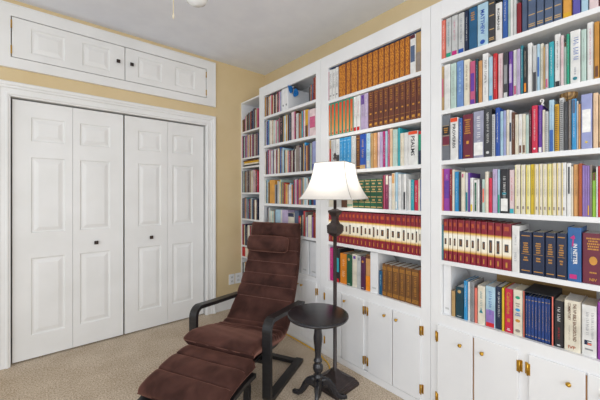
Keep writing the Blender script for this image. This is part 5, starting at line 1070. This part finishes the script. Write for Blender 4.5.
# woven ball and the white curl lying on top of the third-shelf books
ballz = 1.481 + .2262
bm = bmesh.new(); bmesh.ops.create_uvsphere(bm, u_segments=24, v_segments=16, radius=.032)
b = MB(); b.bm(bm, 0, True)
wbm, nt, bs = base_mat('woven_straw'); tcn = nt.nodes.new('ShaderNodeTexCoord'); wv = nt.nodes.new('ShaderNodeTexWave'); wv.inputs['Scale'].default_value = 34; wv.inputs['Distortion'].default_value = 4
rp = nt.nodes.new('ShaderNodeValToRGB'); rp.color_ramp.elements[0].color = lin('7a5a34'); rp.color_ramp.elements[1].color = lin('c09a62')
nt.links.new(tcn.outputs['Object'], wv.inputs['Vector']); nt.links.new(wv.outputs['Fac'], rp.inputs['Fac']); nt.links.new(rp.outputs['Color'], bs.inputs['Base Color'])
wball = thing('woven_ball', 'small brown woven ball resting on books, right bookcase third shelf', 'ball', BALL)
b.build('ball', wbm, wball)
b = MB()
for k in range(3):
    a0 = k * PI / 3; b.tube([(.0325 * math.cos(t) * math.cos(a0), .0325 * math.cos(t) * math.sin(a0), .0325 * math.sin(t)) for t in [2 * PI * q / 24 for q in range(25)]], .0016, 6, up=(math.sin(a0), -math.cos(a0), .01))
b.build('straw_band', noise_mat('dark_straw', '5a3f22', '6e5030', 60, .7), wball)
cw = thing('curled_ornament', 'small white curled ornament standing on books below the second shelf', 'ornament', CURL)
pts = [(0, 0, .002), (0, .002, .010), (0, -.002, .018)] + [(0, .003 + .006 * math.cos(a), .024 + .006 * math.sin(a)) for a in [PI + PI * .25 * k * -1 for k in range(7)]]
b = MB(); b.tube(pts, .0034, 10, up=(1, 0, 0), scale=[1.5, 1.2, 1, 1, 1, 1, .9, .8, .7, .6][:len(pts)]); b.build('curl', noise_mat('white_glaze', 'e4e2de', 'eeece8', 20, .25), cw)
b = MB(); b.lathe([(.009, -.002 + .002), (.009, .002), (.005, .0035)], n=14); b.build('foot', MATS['white_glaze'], cw)

# ------------------------------------------------------------------ floor lamp
LX, LY = 1.519, 1.426
lamp = thing('floor_lamp', 'dark bronze floor lamp with square white bell shade', 'lamp', (LX, LY, 0))
b = MB(); b.square_lathe([(.113, 0), (.115, .008), (.115, .022), (.108, .027), (.106, .036), (.098, .040), (.094, .050), (.060, .062), (.036, .078), (.024, .096), (.018, .108)], rot=.05)
fix_normals(b.build('base', BRONZE, lamp))
b = MB(); b.lathe([(.0125, .10), (.0195, .102), (.0195, .108), (.0155, .113), (.0125, .116), (.0125, 1.012)], n=16); fix_normals(b.build('pole', BRONZE, lamp))
b = MB(); b.square_lathe([(.0125, 1.004), (.028, 1.018), (.038, 1.030), (.040, 1.078), (.034, 1.084), (.025, 1.090), (.019, 1.108), (.0175, 1.125), (.020, 1.142), (.028, 1.156), (.034, 1.168), (.034, 1.178), (.020, 1.184), (.0125, 1.190)], rot=.18)
fix_normals(b.build('ornament_block', BRONZE, lamp))
b = MB(); b.lathe([(.0105, 1.186), (.0105, 1.285), (.017, 1.287), (.017, 1.335), (.006, 1.337), (.004, 1.52), (.012, 1.522), (.013, 1.532), (.006, 1.54), (.011, 1.552), (.004, 1.566), (0, 1.568)], n=14); fix_normals(b.build('socket_stem', BRONZE, lamp))
# bell shade: square with softly rounded corners, curved flare
SR = SHADE_ROT
prof = [(z - .012, hw * 1.05) for z, hw in [(1.267, .170), (1.273, .1675), (1.29, .157), (1.32, .1425), (1.36, .127), (1.40, .1155), (1.44, .1075), (1.48, .102), (1.509, .099)]]
def shade_ring(hw, z, n=10):
    pts = []
    for k in range(4):
        a0 = k * PI / 2
        c0 = Vector((hw, -hw)); c1 = Vector((hw, hw))
        for q in range(n):
            p = c0.lerp(c1, q / n); rr = Matrix.Rotation(a0 + SR, 2) @ p; pts.append((rr.x, rr.y, z))
    return pts
b = MB(); n4 = 40; vs = []
for z, hw in prof: vs += shade_ring(hw, z)
fs = [(i * n4 + k, i * n4 + (k + 1) % n4, (i + 1) * n4 + (k + 1) % n4, (i + 1) * n4 + k) for i in range(len(prof) - 1) for k in range(n4)]
b.add(vs, fs, 0, False)
sm_, nt, bs = base_mat('white_lampshade_fabric')
nn = nt.nodes.new('ShaderNodeTexNoise'); nn.inputs['Scale'].default_value = 120
rr = nt.nodes.new('ShaderNodeValToRGB'); rr.color_ramp.elements[0].color = lin('e8e6e2'); rr.color_ramp.elements[1].color = lin('f4f3f0')
nt.links.new(nn.outputs['Fac'], rr.inputs['Fac'])
tr = nt.nodes.new('ShaderNodeBsdfTranslucent'); mxs = nt.nodes.new('ShaderNodeMixShader'); mxs.inputs[0].default_value = .5
nt.links.new(rr.outputs['Color'], bs.inputs['Base Color']); nt.links.new(rr.outputs['Color'], tr.inputs['Color']); bs.inputs['Roughness'].default_value = .9
nt.links.new(bs.outputs[0], mxs.inputs[1]); nt.links.new(tr.outputs[0], mxs.inputs[2]); nt.links.new(mxs.outputs[0], nt.nodes['Material Output'].inputs['Surface'])
shd = b.build('lamp_shade', sm_, lamp)
b = MB()
trim = noise_mat('shade_trim', 'a8a6a4', 'b8b6b2', 80, .7)
for z, hw in ((1.256, .179), (1.497, .1045)):
    ring = [Vector(p) for p in shade_ring(hw, z)]
    for k in (0, 10, 20, 30):
        b.tube([ring[k], ring[(k + 10) % 40]], .0028, 6)
for k in (0, 10, 20, 30): b.tube([shade_ring(hw + .0004, z)[k] for z, hw in prof], .0022, 6, up=(.3, .7, .1))
b.build('shade_piping', trim, shd)
b = MB(); ring = shade_ring(.102, 1.492)
for k in (5, 15, 25, 35): b.tube([(0, 0, 1.492), ring[k]], .002, 6)
b.build('shade_spider', BRONZE, lamp)
bm = bmesh.new(); bmesh.ops.create_uvsphere(bm, u_segments=16, v_segments=12, radius=.03); bb = MB(); bb.bm(bm, 0, True, Matrix.Translation((0, 0, 1.345)))
gm, nt, bs = base_mat('lit_bulb_glass'); bs.inputs['Base Color'].default_value = (1, .95, .88, 1); bs.inputs['Emission Color'].default_value = (1, .93, .84, 1); bs.inputs['Emission Strength'].default_value = BULB
bb.build('bulb', gm, lamp)

# ------------------------------------------------------------------ side table
TX, TY = 1.300, 1.3625
TZ = 1.034
tab = thing('side_table', 'small round black pedestal side table beside the lamp', 'side table', (TX, TY, 0))
b = MB(); R_ = .187
b.lathe([(0, .518), (R_ - .014, .518), (R_ - .003, .523), (R_, .530), (R_ - .001, .536), (R_ - .006, .540), (R_ - .012, .5415), (0, .542)], n=64)
b.v = [(x, y, z + .018) for x, y, z in b.v]; fix_normals(b.build('tabletop', TABLEW, tab))
b = MB(); b.lathe([(0, .045), (.016, .045), (.020, .055), (.024, .075), (.026, .150), (.026, .160), (.030, .165), (.030, .173), (.022, .180), (.019, .190), (.027, .200), (.032, .215), (.031, .232), (.022, .245), (.020, .252), (.027, .258), (.027, .266), (.020, .274), (.019, .300), (.023, .345), (.028, .385), (.028, .400), (.024, .430), (.021, .470), (.023, .490), (.034, .506), (.040, .518), (0, .518)], n=28)
b.v = [(x, y, z * TZ) for x, y, z in b.v]; fix_normals(b.build('column', TABLEW, tab))
fwd = Vector((math.sin(TH), math.cos(TH), 0)); rgt = Vector((math.cos(TH), -math.sin(TH), 0))
for ang in (143, 262, 17):
    a = math.radians(ang); d = rgt * math.cos(a) + fwd * math.sin(a)
    pts = [d * r_ + Vector((0, 0, z_)) for r_, z_ in ((.014, .128), (.045, .132), (.07, .120), (.092, .092), (.108, .062), (.126, .036), (.150, .018), (.176, .013), (.192, .012))]
    b = MB(); b.sweep(pts, [(-.0105, -.5), (.0105, -.5), (.0125, -.2), (.0125, .2), (.0105, .5), (-.0105, .5), (-.0125, .2), (-.0125, -.2)], mi=0, sm=False)
    # section height varies along the leg
    hs = [.062, .056, .046, .040, .036, .032, .026, .023, .020]; n = 8; nb = MB(); vv = []
    for i, p in enumerate(pts):
        ring = [Vector(v) for v in b.v[i * n:(i + 1) * n]]
        for v in ring:
            off = v - p; side = d.cross(Vector((0, 0, 1))); s_ = off.dot(side); u_ = off - side * s_
            q = p + side * s_ * (1.0 if i < 7 else .9) + u_ * hs[i]
            vv.append((q.x, q.y, max(q.z, .0005)))
    nb.add(vv, b.f, 0, True); fix_normals(nb.build('leg', TABLEW, tab))

# ------------------------------------------------------------------ reclining chair and footstool
OX, OY = .945, 1.8235
CU = Vector((-.89, -.455, 0)).normalized(); CV = Vector((.455, -.89, 0)).normalized()
CROT = math.atan2(CU.y, CU.x)              # local +x forward, local +y left of the sitter (away from the camera)
chair = thing('armchair', 'brown velvet bentwood lounge armchair with black frame and headrest', 'chair', (OX, OY, 0), CROT)
HWF = .285
def side_path():
    p = [(-.50, .018), (-.10, .018)]
    p = [(-.505, .018)] + [(-.25, .018)] + arc(-.020, .051, .033, -90, 0, 6)
    p += [(.012, .20), (.014, .34)] + arc(-.045, .445, .06, 0, 82, 7) + [(-.20, .484), (-.40, .462), (-.535, .446)]
    return p
sect = [(-.029, -.0125), (.029, -.0125), (.029, .0125), (-.029, .0125)]
for sgn in (-1, 1):
    b = MB(); b.sweep([(x, sgn * HWF, z) for x, z in side_path()], sect, up=(0, 0, 1)); 
    b = MB(); P = side_path(); vs = []
    for i, (x, z) in enumerate(P):
        x0, z0 = P[max(i - 1, 0)]; x1, z1 = P[min(i + 1, len(P) - 1)]; l = math.hypot(x1 - x0, z1 - z0); nx, nz = -(z1 - z0) / l, (x1 - x0) / l
        for a, q in sect: vs.append((x + nx * q, sgn * HWF + a, z + nz * q))
    fs = [(i * 4 + k, i * 4 + (k + 1) % 4, i * 4 + 4 + (k + 1) % 4, i * 4 + 4 + k) for i in range(len(P) - 1) for k in range(4)] + [(3, 2, 1, 0), tuple(len(P) * 4 - 4 + k for k in range(4))]
    b = MB(); b.add(vs, fs); fix_normals(b.build('arm_frame', BLACKWOOD, chair))
for (x, z) in ((-.47, .018), (-.02, .245)):
    b = MB(); b.bbox(x - .022, x + .022, -HWF + .026, HWF - .026, z - .012, z + .012, .002); b.build('crossbar', BLACKWOOD, chair)

def smooth_curve(pts, n):
    """Catmull-Rom through (x, z) points, n samples"""
    P = [pts[0]] + list(pts) + [pts[-1]]; out = []
    m = len(pts) - 1
    for i in range(n):
        t = i / (n - 1) * m; k = min(int(t), m - 1); u = t - k
        p0, p1, p2, p3 = [Vector(q) for q in P[k:k + 4]]
        out.append(.5 * ((2 * p1) + (p2 - p0) * u + (2 * p0 - 5 * p1 + 4 * p2 - p3) * u * u + (3 * p1 - p0 - 3 * p2 + p3) * u ** 3))
    # resample by arc length
    d = [0]
    for a, c in zip(out, out[1:]): d.append(d[-1] + (c - a).length)
    res = []; j = 0
    for i in range(n):
        s = d[-1] * i / (n - 1)
        while j < n - 2 and d[j + 1] < s: j += 1
        u = (s - d[j]) / max(1e-9, d[j + 1] - d[j]); res.append(out[j].lerp(out[j + 1], u))
    return res, d[-1]

SEAM_HIGHLIGHT = noise_mat('velvet_seam_highlight', '6a463e', '7a544a', 60, .7)  # paler brown for tubes that paint in the highlight along cushion seams
def cushion(name, curve, half_w, T, seams, seam_depth, parent, vseams=(), yoff=0, nx=150, ny=44, edge=.035, endr=.03, taper=None, tfun=None, wrinkle=.0012, folds=()):
    """upholstered pad: top surface follows curve, thickness T below, pinched along cross seams"""
    pts, L = smooth_curve(curve, nx); top = []; bot = []; r = random.Random(5)
    for i, p in enumerate(pts):
        a = pts[max(i - 1, 0)]; c = pts[min(i + 1, nx - 1)]; t = (c - a).normalized(); nrm = Vector((t.y, -t.x))
        if nrm.y < 0 and abs(t.x) > .4: nrm = -nrm
        if abs(t.x) <= .4 and nrm.x < 0: nrm = -nrm
        s = L * i / (nx - 1); k = s / L
        pin = 0
        for q in seams: pin += math.exp(-((s - q) / .006) ** 2)
        de = min(s, L - s); er = 1 if de > endr else math.sqrt(max(0, 1 - (1 - de / endr) ** 2))
        hw = half_w * (taper(k) if taper else 1)
        for j in range(ny):
            v = -1 + 2 * j / (ny - 1); y = v * hw; d2 = hw - abs(y)
            ed = 1 if d2 > edge else math.sqrt(max(0, 1 - (1 - d2 / edge) ** 2))
            puff = 1
            vp = 0
            for (vy, s0, s1) in vseams:
                if s0 < s < s1: vp += math.exp(-((y - vy) / .007) ** 2)
            fold = sum(dp * math.exp(-((s - q - .012 * math.sin(7 * y + q * 40)) / wd) ** 2) for q, dp, wd in folds)
            # between seams the pad bulges
            lo = max([q for q in [0] + list(seams) if q <= s]); hi = min([q for q in list(seams) + [L] if q >= s] or [L])
            u = (s - lo) / max(hi - lo, 1e-6); bulge = math.sin(PI * min(max(u, 0), 1)) ** .6
            TT = T * (tfun(k) if tfun else 1)
            off = -TT * .5 + (TT * .5 + .010 * bulge - seam_depth * min(1, pin) - seam_depth * .6 * min(1, vp) - fold) * er * ed
            off += wrinkle * math.sin(37 * y + 51 * s) * math.sin(23 * s - 17 * y + 2) * ed
            offb = -TT * .5 - TT * .5 * er * ed
            P3 = p + nrm * off; Q3 = p + nrm * offb
            yo = yoff(k) if callable(yoff) else yoff
            top.append((P3.x, y + yo, P3.y)); bot.append((Q3.x, y + yo, Q3.y))
    b = MB(); N = nx * ny; fs = []
    for i in range(nx - 1):
        for j in range(ny - 1):
            q = i * ny + j; fs.append((q, q + 1, q + ny + 1, q + ny)); fs.append((N + q, N + q + ny, N + q + ny + 1, N + q + 1))
    rim = [j for j in range(ny)] + [i * ny + ny - 1 for i in range(1, nx)] + [(nx - 1) * ny + j for j in range(ny - 2, -1, -1)] + [i * ny for i in range(nx - 2, 0, -1)]
    for a, c in zip(rim, rim[1:] + rim[:1]): fs.append((a, N + a, N + c, c))
    b.add(top + bot, fs, 0, True)
    o = fix_normals(b.build(name, VELVET, parent))
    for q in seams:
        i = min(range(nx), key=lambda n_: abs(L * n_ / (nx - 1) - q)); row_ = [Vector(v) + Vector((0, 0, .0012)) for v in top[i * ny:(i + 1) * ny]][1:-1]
        MB().tube(row_, .0021, 6, up=(.3, 0, 1)).build('seam_highlight', SEAM_HIGHLIGHT, o)
    return o, L

SEAT_CURVE = [(.150, .352), (.135, .372), (.08, .383), (.0, .372), (-.13, .345), (-.25, .322), (-.315, .322), (-.36, .345), (-.41, .400), (-.479, .492), (-.569, .63), (-.640, .79), (-.680, .93), (-.698, 1.045)]
_, LS = smooth_curve(SEAT_CURVE, 200)
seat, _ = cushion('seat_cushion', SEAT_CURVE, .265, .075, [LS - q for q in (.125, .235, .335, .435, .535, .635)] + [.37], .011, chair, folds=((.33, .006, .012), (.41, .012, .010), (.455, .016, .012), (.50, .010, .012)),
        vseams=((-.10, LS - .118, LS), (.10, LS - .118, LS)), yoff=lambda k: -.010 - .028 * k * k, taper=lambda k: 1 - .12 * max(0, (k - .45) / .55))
# bent inner frame carrying the pad
for sgn in (-1, 1):
    P, _ = smooth_curve([(.10, .270), (-.10, .252), (-.27, .228), (-.36, .262), (-.44, .345), (-.53, .47), (-.625, .62), (-.70, .80), (-.75, 1.0)], 40)
    vs = []
    for i, p in enumerate(P):
        t = (P[min(i + 1, 39)] - P[max(i - 1, 0)]).normalized(); nrm = Vector((-t.y, t.x))
        for a, q in ((-.02, -.010), (.02, -.010), (.02, .010), (-.02, .010)): vs.append((p.x + nrm.x * q, sgn * (.215 - .04 * i / 39) + a - .012 - .024 * (i / 39) ** 2, p.y + nrm.y * q))
    fs = [(i * 4 + k, i * 4 + (k + 1) % 4, i * 4 + 4 + (k + 1) % 4, i * 4 + 4 + k) for i in range(39) for k in range(4)] + [(3, 2, 1, 0), (156, 157, 158, 159)]
    b = MB(); b.add(vs, fs); fix_normals(b.build('seat_frame', BLACKWOOD, chair))
for k in range(6):
    x, z = ((-.50, .425), (-.575, .535), (-.645, .66), (-.70, .79), (-.735, .92), (-.02, .262))[k]
    b = MB(); b.bbox(x - .006, x + .006, -.2, .14, z - .018, z + .018, .002)
    if k < 5: b.build('back_slat', BLACKWOOD, chair)
# headrest pillow draped over the top of the back
pil = MB(); NU, NV = 40, 22; vs = []
for i in range(NU):
    for j in range(NV):
        a = -PI + 2 * PI * i / NU; e = -PI / 2 + PI * j / (NV - 1)
        def sp(x, p): return math.copysign(abs(x) ** p, x)
        x = .040 * sp(math.sin(e), .9) if False else None
        cy, cz = sp(math.cos(e), .45) * sp(math.cos(a), .3), sp(math.cos(e), .45) * sp(math.sin(a), .35)
        vs.append((.055 * sp(math.sin(e), .7), .188 * cy, .068 * cz))
b = MB(); fs = [(i * NV + j, ((i + 1) % NU) * NV + j, ((i + 1) % NU) * NV + j + 1, i * NV + j + 1) for i in range(NU) for j in range(NV - 1)]
tilt = math.radians(14); vs = [(x * math.cos(tilt) - z * math.sin(tilt), y, x * math.sin(tilt) + z * math.cos(tilt)) for x, y, z in vs]
b.add(vs, fs, 0, True); hp = fix_normals(b.build('headrest_pillow', VELVET, chair, (-.604, -.050, .872)))
fst = thing('footstool', 'brown velvet footstool on a black frame in front of the armchair', 'footstool', (OX + CU.x * .295 + CV.x * .008, OY + CU.y * .295 + CV.y * .008, 0), CROT)
FC = [(-.20, .300), (-.17, .312), (-.08, .312), (.02, .300), (.10, .280), (.17, .258), (.205, .235)]
_, LF = smooth_curve(FC, 100)
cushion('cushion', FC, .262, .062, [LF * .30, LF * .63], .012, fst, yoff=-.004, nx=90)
for sgn in (-1, 1):
    P = [(-.185, .225), (-.08, .228), (.02, .218), (.12, .196), (.20, .168)]; P, _ = smooth_curve(P, 16); vs = []
    for i, p in enumerate(P):
        for a, q in ((-.018, -.0125), (.018, -.0125), (.018, .0125), (-.018, .0125)): vs.append((p.x, sgn * .238 + a, p.y + q))
    fs = [(i * 4 + k, i * 4 + (k + 1) % 4, i * 4 + 4 + (k + 1) % 4, i * 4 + 4 + k) for i in range(15) for k in range(4)] + [(3, 2, 1, 0), (60, 61, 62, 63)]
    b = MB(); b.add(vs, fs); fix_normals(b.build('side_rail', BLACKWOOD, fst))
    P = [(-.165, .216), (-.185, .14)] + arc(-.13, .068, .05, 180, 270, 6) + [(-.05, .018), (.07, .018)] + arc(.10, .068, .05, -90, 0, 6) + [(.165, .13), (.172, .172)]; vs = []
    for i, (x, z) in enumerate(P):
        x0, z0 = P[max(i - 1, 0)]; x1, z1 = P[min(i + 1, len(P) - 1)]; l = math.hypot(x1 - x0, z1 - z0); nx, nz = -(z1 - z0) / l, (x1 - x0) / l
        for a, q in ((-.02, -.011), (.02, -.011), (.02, .011), (-.02, .011)): vs.append((x + nx * q, sgn * .196 + a, z + nz * q))
    fs = [(i * 4 + k, i * 4 + (k + 1) % 4, i * 4 + 4 + (k + 1) % 4, i * 4 + 4 + k) for i in range(len(P) - 1) for k in range(4)] + [(3, 2, 1, 0), tuple(len(P) * 4 - 4 + k for k in range(4))]
    b = MB(); b.add(vs, fs); fix_normals(b.build('leg_frame', BLACKWOOD, fst))
for x, z in ((-.15, .222), (.165, .180)):
    b = MB(); b.bbox(x - .018, x + .018, -.218, .218, z - .010, z + .010, .002); b.build('crossbar', BLACKWOOD, fst)

# yellow cord along the plinth
cp = [(1.722, 2.62, .006), (1.722, 2.232, .006), (1.724, 2.066, .006), (1.722, 1.894, .006), (1.718, 1.80, .006), (1.700, 1.745, .006), (1.684, 1.70, .006), (1.668, 1.64, .006), (1.62, 1.575, .006), (1.56, 1.552, .006)]
cc, _ = smooth_curve([(x, y) for x, y, z in cp], 80)
o = MB().tube([(p.x, p.y, .006) for p in cc], .0052, 8).build('extension_cord', noise_mat('yellow_cord', 'd6a520', 'e0b430', 40, .45)); tag(o, 'yellow extension cord on the carpet running along the bookcase base to the lamp', 'cord')

# ------------------------------------------------------------------ ceiling fan (only a light shade and the pull chain hang into view)
FX, FY = .427, 1.211
fan = thing('ceiling_fan', 'white ceiling fan whose light shade and pull chain show at the top edge', 'ceiling fan', (FX, FY, ZC))
FW = noise_mat('fan_white', 'dcdcdc', 'e6e6e6', 20, .4); FB = noise_mat('fan_beige', 'cbbfa4', 'd8ccb2', 20, .45)
b = MB(); b.lathe([(0, 0), (.07, 0), (.065, -.04), (.02, -.07), (.013, -.075), (.013, -.20), (.06, -.21), (.11, -.23), (.115, -.32), (.08, -.37), (.05, -.40), (.05, -.45), (.03, -.47), (0, -.475)], n=32); fix_normals(b.build('motor_housing', FW, fan))
for k in range(4):
    a = math.atan2(fwd.y, fwd.x) + PI / 4 + k * PI / 2
    M = Matrix.Rotation(a, 4, 'Z')
    bl = MB(); bl.bbox(.18, .50, -.065, .065, -.312, -.304, .002); bl.v = [tuple(M @ Vector(v)) for v in bl.v]; blade = bl.build('blade', FB, fan)
    ir = MB(); ir.bbox(.10, .21, -.02, .02, -.316, -.312, .001); ir.v = [tuple(M @ Vector(v)) for v in ir.v]; ir.build('blade_iron', FW, blade)
for k in range(3):
    a = math.atan2(fwd.y, fwd.x) + k * 2 * PI / 3; d = Vector((math.cos(a), math.sin(a), 0))
    pts = [d * r_ + Vector((0, 0, z_)) for r_, z_ in ((.04, -.44), (.08, -.43), (.12, -.445), (.145, -.48), (.15, -.505))]
    am = MB().tube(pts, .007, 8).build('light_arm', FB, fan)
    sh = MB(); c = d * .15
    sh.lathe([(.0, -.625), (.022, -.622), (.042, -.608), (.052, -.585), (.050, -.555), (.038, -.525), (.022, -.508), (0, -.505)], (c.x, c.y), 24)
    fix_normals(sh.build('glass_shade', noise_mat('opal_glass', 'e2e6ea', 'eaeef0', 20, .2), am))
    if k == 0:
        e = rgt; ir = MB(); ir.tube([c + Vector((0, 0, -.51)) + e * .02, c + Vector((0, 0, -.60)) + e * .045 - fwd * .02, c + Vector((0, 0, -.575)) + e * .075 - fwd * .03, c + Vector((0, 0, -.53)) + e * .10 - fwd * .03], .006, 8); ir.build('scroll_bracket', FB, am)
ch = MB(); ch.tube([(.398 - FX, 1.236 - FY, -.40), (.398 - FX, 1.236 - FY, -.752)], .0021, 6, up=(1, 0, 0)); ch.lathe([(0, -.770), (.003, -.768), (.0042, -.760), (.003, -.752), (0, -.75)], (.398 - FX, 1.236 - FY), 10)
ch.build('pull_chain', FB, fan)

# ------------------------------------------------------------------ light
w = bpy.data.worlds.new('daylight'); scene.world = w; w.use_nodes = True
bg = w.node_tree.nodes['Background']; bg.inputs['Color'].default_value = (.88, .94, 1.0, 1); bg.inputs['Strength'].default_value = WORLD
def area(name, loc, target, sx, sy, power, col):
    l = bpy.data.lights.new(name, 'AREA'); l.shape = 'RECTANGLE'; l.size = sx; l.size_y = sy; l.energy = power; l.color = col
    o = bpy.data.objects.new(name, l); COL.objects.link(o); o.location = loc
    o.rotation_euler = (Vector(target) - Vector(loc)).to_track_quat('-Z', 'Y').to_euler(); return o
area('fill_light_left', (-2.0, -.6, 1.5), (1.4, 1.6, .7), 1.8, 1.6, FILL1, (.96, .98, 1.0))  # added soft fill from the left, standing in for an unseen window
area('fill_light_rear', (.3, -2.3, 1.6), (.9, 2.5, 1.2), 2.0, 1.6, FILL2, (1.0, .98, .95))  # added fill behind the camera; no window is modelled there
pl = bpy.data.lights.new('lamp_bulb_light', 'POINT'); pl.energy = LAMPW; pl.color = (1, .93, .84); pl.shadow_soft_size = .02
po = bpy.data.objects.new('lamp_bulb_light', pl); COL.objects.link(po); po.location = (LX, LY, 1.40)

# ------------------------------------------------------------------ camera
cam = bpy.data.cameras.new('camera'); co = bpy.data.objects.new('camera', cam); COL.objects.link(co)
cam.sensor_width = 36; cam.lens = 306.6 / 600 * 36; cam.shift_y = -(200 - 194) / 600
cam.clip_start = .05
co.location = (0, 0, 1.29)
co.rotation_euler = (PI / 2, 0, -TH)
scene.camera = co
scene.view_settings.view_transform = 'Standard'; scene.view_settings.look = 'None'
scene.view_settings.exposure = EXPO; scene.view_settings.gamma = 1; scene.view_settings.use_curve_mapping = False
scene.cycles.max_bounces = 8; scene.cycles.diffuse_bounces = 5; scene.cycles.use_denoising = True
